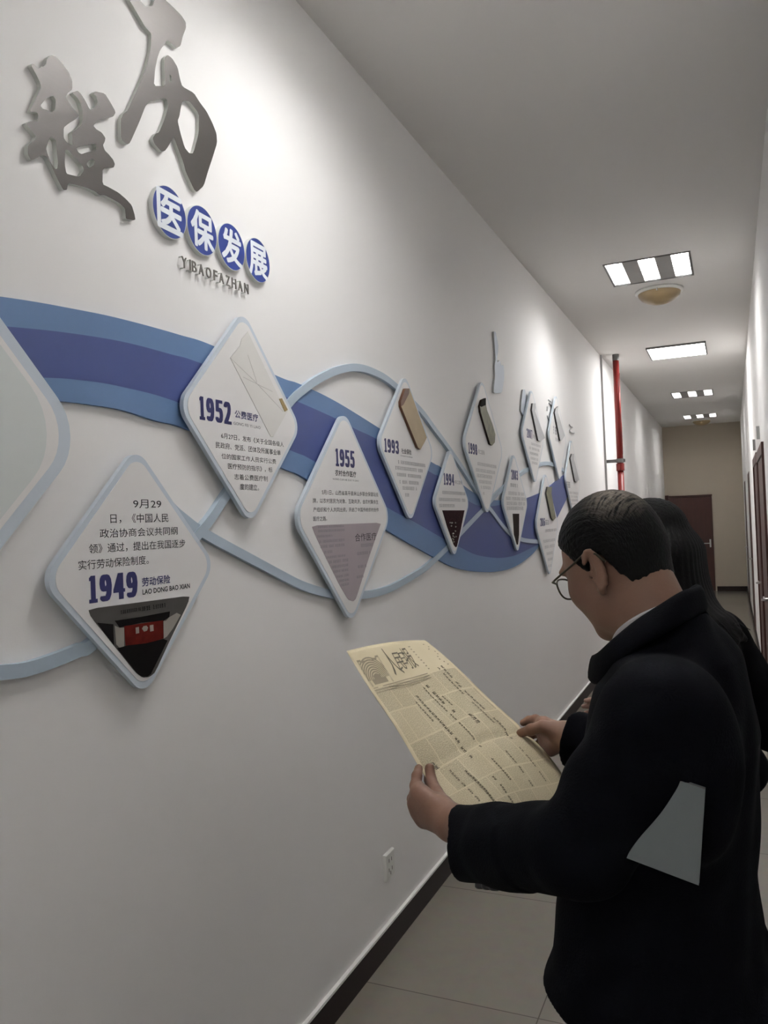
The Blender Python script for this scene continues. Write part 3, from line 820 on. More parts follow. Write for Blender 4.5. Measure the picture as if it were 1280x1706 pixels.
strokes('body_text', [(6.765, 1.8266, 0.4204, 0.0214), (6.7696, 1.7959, 0.4082, 0.0192), (6.7794, 1.7641, 0.3908, 0.0193), (6.7892, 1.7311, 0.3101, 0.0193)], XT, M['faint_print'], t, base)
slab('mounted_card', [(6.9062, 2.1709), (7.0029, 2.1771), (6.9911, 2.127), (7.212, 1.959), (7.0675, 1.9341), (6.9951, 1.9383), (6.8265, 2.1281)][::-1], XF + .012, [M['card_grey'], M['dark_grey']], t, base)

# small raised ornaments on the wall
o = flat('wall_ornament', [chaikin([(4.6566, 2.7629), (4.7015, 2.7721), (4.7467, 2.706), (4.7391, 2.6563), (4.7106, 2.6152), (4.7116, 2.5854), (4.7655, 2.6097), (4.801, 2.5823), (4.8548, 2.5944), (4.8628, 2.5557), (4.8553, 2.5083), (4.8296, 2.4708), (4.7914, 2.4105), (4.5998, 2.3847), (4.6115, 2.4274), (4.6486, 2.4948), (4.6467, 2.5537), (4.6758, 2.6031)][::-1], 1)], 0, .012, [M['ornament'], M['ornament_grey']])
tag(o, 'pale blue winged ornament with a long tail above the 1998 board', 'wall decoration', 'small raised wall ornaments')
o = flat('wall_ornament.001', [chaikin([(5.3368, 2.5083), (5.4108, 2.5186), (5.4027, 2.4266), (5.4089, 2.3693), (5.3215, 2.3288), (5.2558, 2.3556), (5.2809, 2.4115)][::-1], 1)], 0, .012, [M['ornament'], M['ornament_grey']])
tag(o, 'smaller pale blue winged ornament beside the 2007 board', 'wall decoration', 'small raised wall ornaments')
b = MB()
for P in ([(6.2131, 2.5487), (6.2906, 2.5461)], [(6.2226, 2.5235), (6.2963, 2.5214), (6.393, 2.5174)], [(6.1535, 2.4889), (6.1368, 2.4565)], [(6.1393, 2.4177), (6.1567, 2.4022), (6.1806, 2.3872)]):
    b.tube([(.004, y, z) for y, z in P], .005, 8)
tag(b.build('wall_ornament.002', M['ornament_grey']), 'thin broken grey sprig around the top of the highest far board', 'wall decoration', 'small raised wall ornaments')
b = MB(); b.tube([(.006, y, z) for y, z in catmull([(7.0371, 2.4365), (7.1015, 2.4279), (7.1822, 2.4256), (7.0391, 2.3874), (7.1298, 2.3758), (7.2702, 2.3883)], 6)], .005, 8)
tag(b.build('wall_ornament.003', M['ornament_grey']), 'small curly grey sprig above the farthest board', 'wall decoration', 'small raised wall ornaments')

# ------------------------------------------------------------------ calligraphy characters
XC = 0.011
CH_OUT = chaikin([(1.2596, 2.6472), (1.2711, 2.6488), (1.2853, 2.6438), (1.3055, 2.6336), (1.3139, 2.6194), (1.313, 2.5994), (1.3005, 2.5865), (1.2941, 2.5754), (1.2997, 2.569), (1.3113, 2.5607), (1.3247, 2.5554), (1.3306, 2.5511), (1.3225, 2.5405), (1.2975, 2.5178), (1.2851, 2.5043), (1.2842, 2.4824), (1.2927, 2.4759), (1.3091, 2.476), (1.3088, 2.4907), (1.3076, 2.504), (1.3215, 2.5169), (1.3359, 2.5326), (1.3428, 2.5473), (1.3421, 2.5657), (1.3365, 2.5794), (1.3322, 2.5867), (1.3217, 2.591), (1.3143, 2.5931), (1.3284, 2.6051), (1.3376, 2.6032), (1.3496, 2.595), (1.3616, 2.5818), (1.3663, 2.5804), (1.3813, 2.5933), (1.3883, 2.6038), (1.3894, 2.6139), (1.3842, 2.621), (1.3746, 2.6211), (1.383, 2.6299), (1.413, 2.6396), (1.4293, 2.6279), (1.444, 2.6152), (1.4455, 2.6097), (1.438, 2.5977), (1.4171, 2.5846), (1.3898, 2.5662), (1.3728, 2.5479), (1.3823, 2.5437), (1.3986, 2.5437), (1.4098, 2.5365), (1.4077, 2.5272), (1.4012, 2.516), (1.4067, 2.5063), (1.4199, 2.502), (1.4331, 2.4953), (1.4379, 2.4874), (1.434, 2.4785), (1.4253, 2.4734), (1.398, 2.4619), (1.3956, 2.425), (1.4163, 2.4255), (1.4469, 2.4246), (1.4711, 2.4186), (1.4904, 2.4105), (1.4986, 2.3932), (1.5016, 2.3804), (1.4941, 2.3761), (1.4687, 2.3706), (1.4676, 2.3826), (1.4664, 2.3946), (1.4492, 2.4009), (1.4253, 2.4021), (1.4018, 2.4021), (1.3851, 2.396), (1.3724, 2.3997), (1.3438, 2.3985), (1.319, 2.3938), (1.2963, 2.3892), (1.2917, 2.3859), (1.2882, 2.3721), (1.2778, 2.3682), (1.26, 2.3895), (1.2494, 2.4053), (1.2361, 2.4221), (1.225, 2.4208), (1.2109, 2.4096), (1.1944, 2.3975), (1.1869, 2.4062), (1.1876, 2.4258), (1.2056, 2.4443), (1.21, 2.4526), (1.1996, 2.4589), (1.1841, 2.4682), (1.1937, 2.4768), (1.2141, 2.4871), (1.2173, 2.4994), (1.2149, 2.5048), (1.1958, 2.4971), (1.1987, 2.5039), (1.2089, 2.5238), (1.2193, 2.5462), (1.2268, 2.5629), (1.2262, 2.5693), (1.2154, 2.5835), (1.203, 2.5957), (1.2053, 2.6006), (1.2121, 2.6019), (1.2214, 2.5986), (1.2356, 2.6103), (1.243, 2.6196), (1.2448, 2.6306), (1.2493, 2.6374)])
CH_HOLES = [chaikin(h) for h in ([(1.2238, 2.5231), (1.2384, 2.5444), (1.2588, 2.5607), (1.2656, 2.5551), (1.2633, 2.5338), (1.2529, 2.5228), (1.2403, 2.522), (1.2291, 2.519)], [(1.2433, 2.4604), (1.2493, 2.4696), (1.2619, 2.4684), (1.2626, 2.4508), (1.2657, 2.423), (1.2637, 2.4088), (1.2578, 2.4042), (1.2469, 2.4132), (1.2378, 2.4294), (1.2349, 2.4392)], [(1.2875, 2.4578), (1.295, 2.4609), (1.3156, 2.4523), (1.3365, 2.4422), (1.3392, 2.434), (1.3261, 2.4149), (1.3047, 2.4101), (1.2883, 2.4072), (1.2847, 2.4261)], [(1.319, 2.4755), (1.3482, 2.4936), (1.3775, 2.5095), (1.3804, 2.5024), (1.3767, 2.4938), (1.3538, 2.4808), (1.3346, 2.4681), (1.3254, 2.4678)], [(1.3479, 2.4526), (1.3628, 2.4691), (1.374, 2.4689), (1.3703, 2.458), (1.3554, 2.4457)])]
o = flat('calligraphy_character', [CH_OUT] + CH_HOLES, 0.0, XC, [M['brush_face'], M['brush_side']])
tag(o, 'lower left raised brush-written metal character with a long tail', 'wall lettering', 'large raised brush characters')
LI_OUT = chaikin([(1.5075, 2.9104), (1.4944, 2.9277), (1.5118, 2.9579), (1.5587, 2.991), (1.6111, 3.0041), (1.644, 2.9911), (1.6739, 2.9906), (1.7069, 2.9884), (1.7258, 2.9807), (1.7259, 2.9652), (1.7111, 2.9354), (1.6997, 2.9031), (1.6823, 2.8876), (1.6452, 2.8887), (1.6378, 2.8772), (1.616, 2.8478), (1.6036, 2.8206), (1.593, 2.7859), (1.5863, 2.7419), (1.6317, 2.7645), (1.631, 2.7935), (1.631, 2.835), (1.6455, 2.8515), (1.6639, 2.8507), (1.6843, 2.8386), (1.6923, 2.8122), (1.701, 2.7967), (1.7504, 2.8037), (1.7749, 2.7903), (1.8053, 2.7791), (1.8306, 2.7585), (1.8482, 2.7371), (1.8494, 2.7116), (1.8246, 2.6592), (1.8006, 2.6112), (1.7796, 2.5652), (1.7474, 2.536), (1.7351, 2.5392), (1.7028, 2.573), (1.6944, 2.594), (1.6724, 2.6243), (1.6573, 2.6464), (1.6348, 2.6115), (1.6203, 2.5937), (1.6065, 2.5865), (1.5807, 2.5946), (1.5749, 2.6065), (1.5866, 2.6231), (1.6001, 2.6319), (1.6248, 2.6781), (1.6404, 2.7149), (1.6367, 2.731), (1.6231, 2.7289), (1.5644, 2.6909), (1.5508, 2.6731), (1.5276, 2.6256), (1.492, 2.5598), (1.4817, 2.5512), (1.4604, 2.5545), (1.4628, 2.6019), (1.4714, 2.6195), (1.4878, 2.6354), (1.5232, 2.6996), (1.5601, 2.772), (1.5802, 2.8316), (1.5845, 2.8716), (1.5612, 2.876), (1.533, 2.8943)])
LI_HOLES = [chaikin(h) for h in ([(1.6988, 2.7574), (1.7287, 2.7716), (1.7629, 2.7595), (1.77, 2.7502), (1.7646, 2.7006), (1.7382, 2.6364), (1.7206, 2.6292), (1.7016, 2.6366), (1.6844, 2.6718), (1.6763, 2.6954), (1.6843, 2.7111), (1.6902, 2.7321)], [(1.6497, 2.8029), (1.6588, 2.8015), (1.658, 2.7861), (1.6511, 2.7857)], [(1.5453, 2.9327), (1.5639, 2.9279), (1.5927, 2.9462), (1.6002, 2.9652), (1.5919, 2.972), (1.5567, 2.951)])]
o = flat('calligraphy_character.001', [LI_OUT] + LI_HOLES, 0.0, XC, [M['brush_face'], M['brush_side']])
tag(o, 'larger upper raised brush-written metal character cut off at the top', 'wall lettering', 'large raised brush characters')

# ------------------------------------------------------------------ blue discs with white characters
DISCS = [('医', (1.6285, 2.4406), (1.5881, 2.4013, 0.0848, 0.0797)), ('保', (1.7627, 2.4379), (1.721, 2.3994, 0.0888, 0.082)), ('发', (1.8992, 2.4353), (1.8541, 2.4005, 0.0953, 0.0691)), ('展', (2.0365, 2.437), (1.9939, 2.4006, 0.0891, 0.0794))]
NAMES = ('first from the left', 'second from the left', 'third from the left', 'fourth and rightmost')
for i, (ch, c, bx) in enumerate(DISCS):
    base = (0, c[0], c[1])
    t = thing('heading_disc' + ('' if i == 0 else '.%03d' % i), 'round blue disc with the white character %s, %s in its row' % (ch, NAMES[i]), 'wall lettering', base, 0, 'blue heading discs')
    R_ = 0.0655
    circ = [(R_ * math.cos(2 * math.pi * k / 64), R_ * math.sin(2 * math.pi * k / 64)) for k in range(64)]
    flat('disc_body', [circ], 0, .013, M['disc_side'], t)
    flat('disc_face', [[(p[0] * .97, p[1] * .97) for p in circ]], .013, .0135, M['disc_blue'], t)
    s_ = 0.095
    text_box('character', ch, (-s_ / 2, -s_ / 2, s_, s_), .0139, M['disc_char'], t, (0, 0, 0), 0.032)

# small raised letters under the discs: each letter its own piece
LET = 'YIBAOFAZHAN'
(ly0, lz0), (ly1, lz1) = [(1.6715, 2.3146), (1.9905, 2.3214)]
hgt = 0.0284
wid = [1.0, .42, .95, 1.05, 1.15, .85, 1.05, .95, 1.05, 1.05, 1.05]
tot = sum(wid)
NOTE = ['letter Y that starts', 'letter I after the Y in', 'letter B in', 'first A, between B and O, in', 'letter O in', 'letter F in', 'second A, between F and Z, in', 'letter Z in', 'letter H in', 'third A, between H and N, in', 'letter N that ends']
acc = 0
for i, ch in enumerate(LET):
    fy = acc / tot
    gw = (ly1 - ly0) / tot
    y0 = ly0 + acc * gw
    zb_ = lz0 + (lz1 - lz0) * fy
    me = text_mesh(ch, 0.0)
    co = np.array([v.co[:] for v in me.vertices]); lo, hi = co.min(0), co.max(0)
    w_ = gw * wid[i] * 0.64
    V2 = [((c[0] - lo[0]) / max(1e-6, hi[0] - lo[0]) * w_, (c[1] - lo[1]) / (hi[1] - lo[1]) * hgt) for c in co]
    if ch == 'I':
        V2 = [((c[0] - lo[0]) / (hi[0] - lo[0]) * hgt * .16 + w_ * .3, v[1]) for c, v in zip(co, V2)]
    F2 = [tuple(p.vertices) for p in me.polygons]
    bpy.data.meshes.remove(me)
    n = len(V2)
    V = [(.0135, p[0], p[1]) for p in V2] + [(.0105, p[0], p[1]) for p in V2]
    cnt = {}
    for f in F2:
        for a, c in zip(f, f[1:] + f[:1]):
            cnt[(a, c)] = 1
    F = list(F2) + [tuple(k + n for k in reversed(f)) for f in F2]
    for (a, c) in cnt:
        if (c, a) not in cnt:
            F.append((a, a + n, c + n, c))
    o = pymesh('raised_letter' + ('' if i == 0 else '.%03d' % i), V, F, M['letter'])
    o.location = (0, y0, zb_)
    b = MB(); vi = max(range(n), key=lambda q: V2[q][1]); vj = min(range(n), key=lambda q: V2[q][1])
    for q in (vi, vj):
        b.box(0, .0106, V2[q][0] - .0012, V2[q][0] + .0012, V2[q][1] - .0012, V2[q][1] + .0012)
    b.build('fixing_pin', M['brush_side'], o)
    tag(o, 'small grey metal %s the row below the blue discs' % NOTE[i], 'wall lettering', 'small raised letters below the discs')
    acc += wid[i]

# ------------------------------------------------------------------ implicit-surface modelling for people
class SDF:
    def __init__(s, lo, hi, h):
        s.lo, s.h = np.array(lo, np.float32), h
        s.n = np.ceil((np.array(hi) - s.lo) / h).astype(int) + 1
        s.g = np.full(s.n, 1.0, np.float32)
    def _box(s, lo, hi):
        a = np.maximum(0, np.floor((np.array(lo) - s.lo) / s.h).astype(int))
        b = np.minimum(s.n, np.ceil((np.array(hi) - s.lo) / s.h).astype(int) + 1)
        if np.any(b <= a): return None
        ax = [(s.lo[i] + s.h * np.arange(a[i], b[i])).astype(np.float32) for i in range(3)]
        return (slice(a[0], b[0]), slice(a[1], b[1]), slice(a[2], b[2])), ax[0][:, None, None], ax[1][None, :, None], ax[2][None, None, :]
    def put(s, fn, lo, hi, k=0.0, sub=False):
        m = k * 1.2 + 3 * s.h
        q = s._box(np.array(lo) - m, np.array(hi) + m)
        if q is None: return
        sl, X, Y, Z = q
        d = fn(X, Y, Z).astype(np.float32)
        g = s.g[sl]
        if sub:
            d = -d
            if k > 0:
                t = np.clip(.5 - .5 * (g - d) / k, 0, 1)
                s.g[sl] = g * (1 - t) + d * t + k * t * (1 - t)
            else:
                s.g[sl] = np.maximum(g, d)
        else:
            if k > 0:
                t = np.clip(.5 + .5 * (g - d) / k, 0, 1)
                s.g[sl] = g * (1 - t) + d * t - k * t * (1 - t)
            else:
                s.g[sl] = np.minimum(g, d)
    def cone(s, a, b, ra, rb, k=0.0, sub=False, flat=None):
        """rounded cone; flat=(axis, factor) squashes the section along that axis"""
        a, b = np.array(a, float), np.array(b, float)
        R_ = max(ra, rb)
        if flat is not None:
            n_ = np.array(flat[0], float); n_ /= np.linalg.norm(n_); fac = flat[1]
        ba = b - a
        L2 = max(float(ba @ ba), 1e-9)
        def fn(X, Y, Z):
            x, y, z = X - a[0], Y - a[1], Z - a[2]
            t = np.clip((x * ba[0] + y * ba[1] + z * ba[2]) / L2, 0, 1)
            x, y, z = x - t * ba[0], y - t * ba[1], z - t * ba[2]
            if flat is not None:
                w = x * n_[0] + y * n_[1] + z * n_[2]
                w = w * (fac - 1)
                x, y, z = x + w * n_[0], y + w * n_[1], z + w * n_[2]
            return np.sqrt(x * x + y * y + z * z) - (ra + (rb - ra) * t)
        s.put(fn, np.minimum(a, b) - R_, np.maximum(a, b) + R_, k, sub)
    def ell(s, c, r, k=0.0, rot=None, sub=False):
        c, r = np.array(c, float), np.array(r, float)
        Rm = np.eye(3) if rot is None else np.array(rot)          # rows: the ellipsoid's own axes
        ext = np.sqrt(((Rm.T * r) ** 2).sum(1))
        def fn(X, Y, Z):
            x, y, z = X - c[0], Y - c[1], Z - c[2]
            q = [(Rm[i, 0] * x + Rm[i, 1] * y + Rm[i, 2] * z) for i in range(3)]
            k0 = np.sqrt(sum((q[i] / r[i]) ** 2 for i in range(3)))
            k1 = np.sqrt(sum((q[i] / r[i] ** 2) ** 2 for i in range(3))) + 1e-6
            return k0 * (k0 - 1) / k1
        s.put(fn, c - ext, c + ext, k, sub)
    def stack(s, secs, k=0.0, sub=False, pw=2.0, yaw=0.0):
        """sections (z, centre x, half depth, half width) joined into one trunk"""
        Zs = np.array([q[0] for q in secs]); Cx = np.array([q[1] for q in secs]); A = np.array([q[2] for q in secs]); Bw = np.array([q[3] for q in secs])
        def fn(X, Y, Z):
            z = Z[0, 0]
            c, a, b_ = np.interp(z, Zs, Cx), np.interp(z, Zs, A), np.interp(z, Zs, Bw)
            c, a, b_ = c[None, None, :], a[None, None, :], b_[None, None, :]
            u = (X - c) * math.cos(yaw) + Y * math.sin(yaw)
            v = -(X - c) * math.sin(yaw) + Y * math.cos(yaw)
            r = (np.abs(u / a) ** pw + np.abs(v / b_) ** pw) ** (1 / pw)
            d = (r - 1) * np.minimum(a, b_)
            return np.maximum(d, np.maximum(Zs[0] - Z, Z - Zs[-1]))
        m = max(A.max(), Bw.max()) + np.abs(Cx).max()
        s.put(fn, (-m, -m, Zs[0]), (m, m, Zs[-1]), k, sub)
    def mesh(s, name, mats, parent=None):
        g = s.g
        for ax in range(3):
            for e in (0, -1):
                sl = [slice(None)] * 3; sl[ax] = e
                g[tuple(sl)] = np.maximum(g[tuple(sl)], s.h)
        ins = g < 0
        c = np.zeros(tuple(s.n - 1), np.uint8)
        off = [(i, j, k) for i in (0, 1) for j in (0, 1) for k in (0, 1)]
        N = s.n - 1
        for i, j, k in off:
            c += ins[i:i + N[0], j:j + N[1], k:k + N[2]]
        act = np.argwhere((c > 0) & (c < 8))
        val = {o: g[act[:, 0] + o[0], act[:, 1] + o[1], act[:, 2] + o[2]] for o in off}
        acc_ = np.zeros((len(act), 3)); cnt = np.zeros(len(act))
        for o in off:
            for ax in range(3):
                if o[ax] == 0:
                    p = list(o); p[ax] = 1; p = tuple(p)
                    a, b_ = val[o], val[p]
                    cr = (a < 0) != (b_ < 0)
                    t = np.where(cr, a / np.where(cr, a - b_, 1), 0)
                    pos = np.array(o, float)[None, :].repeat(len(act), 0)
                    pos[:, ax] += t
                    acc_[cr] += pos[cr]; cnt[cr] += 1
        V = (act + acc_ / cnt[:, None]) * s.h + s.lo
        idx = np.full(tuple(N), -1, np.int32)
        idx[act[:, 0], act[:, 1], act[:, 2]] = np.arange(len(act))
        Q = []
        for ax in range(3):
            sl0 = [slice(None)] * 3; sl1 = [slice(None)] * 3
            sl0[ax] = slice(0, -1); sl1[ax] = slice(1, None)
            d0, d1 = ins[tuple(sl0)], ins[tuple(sl1)]
            e = np.argwhere(d0 != d1)
            u, v = (ax + 1) % 3, (ax + 2) % 3
            e = e[(e[:, u] > 0) & (e[:, v] > 0) & (e[:, u] < N[u]) & (e[:, v] < N[v])]
            def cell(du, dv):
                q = e.copy(); q[:, u] += du; q[:, v] += dv
                return idx[q[:, 0], q[:, 1], q[:, 2]]
            q = np.stack([cell(-1, -1), cell(0, -1), cell(0, 0), cell(-1, 0)], 1)
            fl = ~d0[e[:, 0], e[:, 1], e[:, 2]]
            q[fl] = q[fl][:, ::-1]
            Q.append(q)
        Q = np.concatenate(Q)
        Q = Q[(Q >= 0).all(1)]
        me = bpy.data.meshes.new(name)
        me.vertices.add(len(V)); me.vertices.foreach_set('co', V.astype(np.float32).ravel())
        me.loops.add(len(Q) * 4); me.loops.foreach_set('vertex_index', Q.astype(np.int32).ravel())
        me.polygons.add(len(Q))
        me.polygons.foreach_set('loop_start', np.arange(0, len(Q) * 4, 4, dtype=np.int32))
        me.update(calc_edges=True)
        me.validate()
        o = link_mesh(name, me, mats, parent, True)
        s.g = None
        return o

class Head:
    """head frame: x towards the face, y to the person's left, z up the skull; pitched forward by th"""
    def __init__(s, c, th, yaw=0.0, k=1.0):
        ct, st, cy, sy = math.cos(th), math.sin(th), math.cos(yaw), math.sin(yaw)
        P = np.array([[ct, 0, st], [0, 1, 0], [-st, 0, ct]])      # columns map head axes to body axes
        Yw = np.array([[cy, -sy, 0], [sy, cy, 0], [0, 0, 1]])
        s.A = Yw @ P; s.c = np.array(c); s.k = k
    def p(s, x, y, z): return s.c + s.A @ (np.array([x, y, z]) * s.k)
    def axes(s): return s.A.T
    def ell(s, g, c, r, k=0.0, sub=False, rot=None):
        ax = s.axes() if rot is None else np.array(rot) @ s.axes()
        g.ell(s.p(*c), np.array(r) * s.k, k, ax, sub)
    def cone(s, g, a, b, ra, rb, k=0.0, sub=False): g.cone(s.p(*a), s.p(*b), ra * s.k, rb * s.k, k, sub)
    def inv(s, V): return ((V - s.c) @ s.A) / s.k

def sculpt_head(g, H):
    H.ell(g, (-.006, 0, .034), (.098, .076, .088))                       # skull
    H.ell(g, (.028, 0, -.028), (.064, .063, .088), .03)                  # face
    H.ell(g, (.030, 0, -.072), (.050, .054, .045), .025)                 # jaw
    H.ell(g, (.067, 0, -.104), (.024, .027, .020), .02)                  # chin
    for s in (1, -1):
        H.ell(g, (.054, s * .040, -.030), (.030, .024, .027), .022)      # cheek
        H.ell(g, (.082, s * .030, .022), (.014, .026, .009), .014)       # brow
        H.ell(g, (.094, s * .032, .003), (.013, .017, .011), .012, True) # eye socket
        H.ell(g, (.076, s * .031, .002), (.0125, .0135, .0105), .002)    # eyeball and lids
        a = .55
        ear = [[math.cos(a), s * math.sin(a), 0], [-s * math.sin(a), math.cos(a), 0], [0, 0, 1]]
        H.ell(g, (-.026, s * .080, -.022), (.014, .0060, .036), .005, rot=ear)
        H.ell(g, (-.022, s * .0875, -.016), (.009, .0065, .024), .004, True, rot=ear)
        E = np.array(ear)
        rim = []
        for q in range(10):
            w = math.radians(150 - 26 * q) if q < 9 else math.radians(-95)
            lx, lz = .0145 * math.cos(w) * -1, .036 * math.sin(w)
            rim.append(np.array((-.026, s * .0825, -.022)) + E.T @ np.array((lx, .001, lz)))
        for q in range(9):
            H.cone(g, rim[q], rim[q + 1], .0040, .0040 if q < 7 else .0048, .003)
        H.ell(g, (-.020, s * .0785, -.058), (.008, .0055, .011), .006)
        H.ell(g, (-.010, s * .079, -.024), (.005, .005, .008), .004)
    H.cone(g, (.090, 0, .006), (.109, 0, -.030), .008, .0125, .012)      # nose
    for s in (1, -1):
        H.ell(g, (.100, s * .013, -.034), (.011, .009, .008), .006)
    H.ell(g, (.090, 0, -.062), (.014, .024, .006), .006)                 # lips
    H.ell(g, (.087, 0, -.074), (.014, .021, .007), .006)
    H.ell(g, (.104, 0, -.068), (.012, .020, .0014), .003, True)

def paint_head(o, H):
    me = o.data
    V = np.empty(len(me.vertices) * 3, np.float32); me.vertices.foreach_get('co', V)
    L_ = np.empty(len(me.polygons) * 3, np.float32); me.polygons.foreach_get('center', L_)
    q = H.inv(L_.reshape(-1, 3).astype(float))
    mi = np.zeros(len(q), np.int32)
    for s in (1, -1):
        e = ((q[:, 1] - s * .031) / .0105) ** 2 + ((q[:, 2] - .002) / .0048) ** 2
        f = q[:, 0] > .078
        mi[(e < 1) & f] = 2
        mi[(((q[:, 1] - s * .031) ** 2 + (q[:, 2] - .002) ** 2) < .0045 ** 2) & f] = 3
    lip = ((q[:, 1] / .024) ** 2 + ((q[:, 2] + .068) / .0115) ** 2 < 1) & (q[:, 0] > .088)
    mi[lip] = 1
    me.polygons.foreach_set('material_index', mi)
    me.update()

def chain(g, pts, rads, k=.004, first=None):
    for i in range(len(pts) - 1):
        g.cone(pts[i], pts[i + 1], rads[i], rads[i + 1], k if i else (first or k))

# ------------------------------------------------------------------ the man with the newspaper
RZ = 2.59826
MS = 1.12                                   # his own size over the modelling frame below
MO = (1.1792, 1.4336, -0.1963)
FLOOR = 0.1753               # floor level in that frame
MX = Matrix.Translation(MO) @ Matrix.Rotation(RZ, 4, 'Z') @ Matrix.Scale(MS, 4)
man = thing('person', 'man in a dark navy jacket and glasses, bowing his head over an old newspaper', 'person', MO, RZ)
man.scale = (MS, MS, MS)
TH = math.radians(27)
H = Head((.104, 0, 1.559), TH, math.radians(-5), .89)
NP = np.array((-.50, 0, .866))      # the side of the paper that faces him

g = SDF((-.22, -.36, .84), (.54, .36, 1.72), .003)
BY = math.radians(24)       # chest turned a little further to his left than his head
g.stack([(.93, .038, .085, .14), (1.0, .038, .085, .145), (1.15, .03, .088, .15), (1.30, .006, .080, .138), (1.36, -.002, .070, .120), (1.41, -.012, .052, .070)], yaw=BY)
g.cone((-.008, .008, 1.44), H.p(-.031, 0, -.02), .044, .0545, .02)
g.cone((.002, .004, 1.42), H.p(.0, 0, -.05), .044, .050, .02)
sculpt_head(g, H)
# arms
Lsh, Lel, Lwr = np.array((-.090, .166, 1.372)), np.array((-0.014, 0.24, 1.199)), np.array((0.307, 0.19, 1.124))
Rsh, Rel, Rwr = np.array((.085, -.160, 1.355)), np.array((.185, -.245, 1.150)), np.array((0.39, -0.19, 1.186))
for s_, e_, w_ in ((Lsh, Lel, Lwr), (Rsh, Rel, Rwr)):
    g.cone(s_ + np.array((0, 0, -.012)), e_, .040, .040, .03); g.cone(e_, w_, .041, .028, .02)
# left hand
up = lambda p, d: tuple(np.array(p) + NP * d)
W_ = np.array((0.314, 0.19, 1.128))
idx_ = [(0.385, 0.2, 1.161), (0.402, 0.196, 1.169), (0.412, 0.185, 1.182), (0.423, 0.172, 1.19)]
mid_ = [(0.395, 0.2, 1.141), (0.431, 0.182, 1.135), (0.455, 0.158, 1.14), (0.463, 0.14, 1.143)]
rin_ = [(0.393, 0.196, 1.125), (0.431, 0.176, 1.114), (0.456, 0.15, 1.116), (0.458, 0.134, 1.118)]
pin_ = [(0.389, 0.19, 1.111), (0.425, 0.172, 1.1), (0.446, 0.15, 1.101), (0.447, 0.138, 1.102)]
thb_ = [(0.348, 0.18, 1.142), (0.384, 0.166, 1.155), up((0.418, 0.152, 1.164), .004), up((0.428, 0.146, 1.179), .007)]
for P, r0 in ((idx_, .0165), (mid_, .0165), (rin_, .0155), (pin_, .014)):
    g.cone(W_, P[0], .025, r0 * 1.02, .010)
    chain(g, P, [r0 * .80, r0 * .64, r0 * .56, r0 * .47], .004, .010)
chain(g, [tuple(W_)] + thb_, [.024, .019, .0125, .0108, .0088], .005, .014)
# right hand
W2_ = np.array((0.396, -0.19, 1.185))
idr = [(0.459, -0.192, 1.199), (0.491, -0.2, 1.202), (0.511, -0.2, 1.197), (0.521, -0.192, 1.191)]
mdr = [(0.466, -0.2, 1.178), (0.499, -0.212, 1.172), (0.511, -0.206, 1.164), (0.512, -0.192, 1.16)]
rgr = [(0.458, -0.198, 1.161), (0.488, -0.21, 1.149), (0.496, -0.202, 1.144), (0.495, -0.19, 1.144)]
pkr = [(0.441, -0.19, 1.15), (0.467, -0.2, 1.136), (0.473, -0.194, 1.133), (0.474, -0.184, 1.135)]
thr = [(0.41, -0.17, 1.2), (0.427, -0.155, 1.207), up((0.456, -0.148, 1.194), .003), up((0.489, -0.148, 1.178), .006)]
for P, r0 in ((idr, .0155), (mdr, .0155), (rgr, .0145), (pkr, .013)):
    g.cone(W2_, P[0], .024, r0 * 1.05, .014)
    chain(g, P, [r0 * .8, r0 * .68, r0 * .58, r0 * .5], .004, .010)
chain(g, [tuple(W2_)] + thr, [.023, .018, .0125, .0112, .0088], .005, .012)
body = g.mesh('body', [M['skin'], M['lip'], M['eye_white'], M['iris']], man)
paint_head(body, H)

# hair: a shell over the skull, cut along the hairline
def hair_shell(g, H, front, thick=.010, nape=False):
    if nape:
        H.cone(g, (-.036, 0, .0), (-.020, 0, -.075), .072, .068)
    H.ell(g, (-.007, 0, .036), (.098 + thick, .076 + thick * .75, .088 + thick), .02)
    A, c, kk = H.A, H.c, H.k
    xs, zs = zip(*front)
    lo, hi = H.c - .16, H.c + .16
    def cut(X, Y, Z):
        x, y, z = X - c[0], Y - c[1], Z - c[2]
        hx = (A[0, 0] * x + A[1, 0] * y + A[2, 0] * z) / kk
        hy = (A[0, 1] * x + A[1, 1] * y + A[2, 1] * z) / kk
        hz = (A[0, 2] * x + A[1, 2] * y + A[2, 2] * z) / kk
        zl = np.interp(hx, xs, zs) + .0035 * np.sin(hy * 420) * np.cos(hx * 260)
        return (hz - zl) * .7
    q = g._box(lo, hi)
    sl, X, Y, Z = q
    d = -cut(X, Y, Z)
    gg = g.g[sl]
    k = .008
    t = np.clip(.5 - .5 * (gg - d) / k, 0, 1)
    g.g[sl] = gg * (1 - t) + d * t + k * t * (1 - t)
    # combed strands
    x, y, z = X - c[0], Y - c[1], Z - c[2]
    hx = A[0, 0] * x + A[1, 0] * y + A[2, 0] * z
    hy = A[0, 1] * x + A[1, 1] * y + A[2, 1] * z
    hz = A[0, 2] * x + A[1, 2] * y + A[2, 2] * z
    ang = np.arctan2(hy, hz + .02)
    g.g[sl] += .0004 * np.sin(ang * 61 + 30 * hx) * (np.abs(g.g[sl]) < .02) + .0003 * np.sin(ang * 97 + 8 + 50 * hx) * (np.abs(g.g[sl]) < .02)
g = SDF(H.c - .17, H.c + .17, .0028)
hair_shell(g, H, [(-.14, -.066), (-.085, -.070), (-.066, -.066), (-.055, -.045), (-.044, .0), (-.020, .008), (-.004, -.014), (.010, -.012), (.024, .022), (.045, .048), (.066, .064), (.085, .090), (.12, .12)], .007, nape=True)
hair = g.mesh('hair', M['hair'], man)

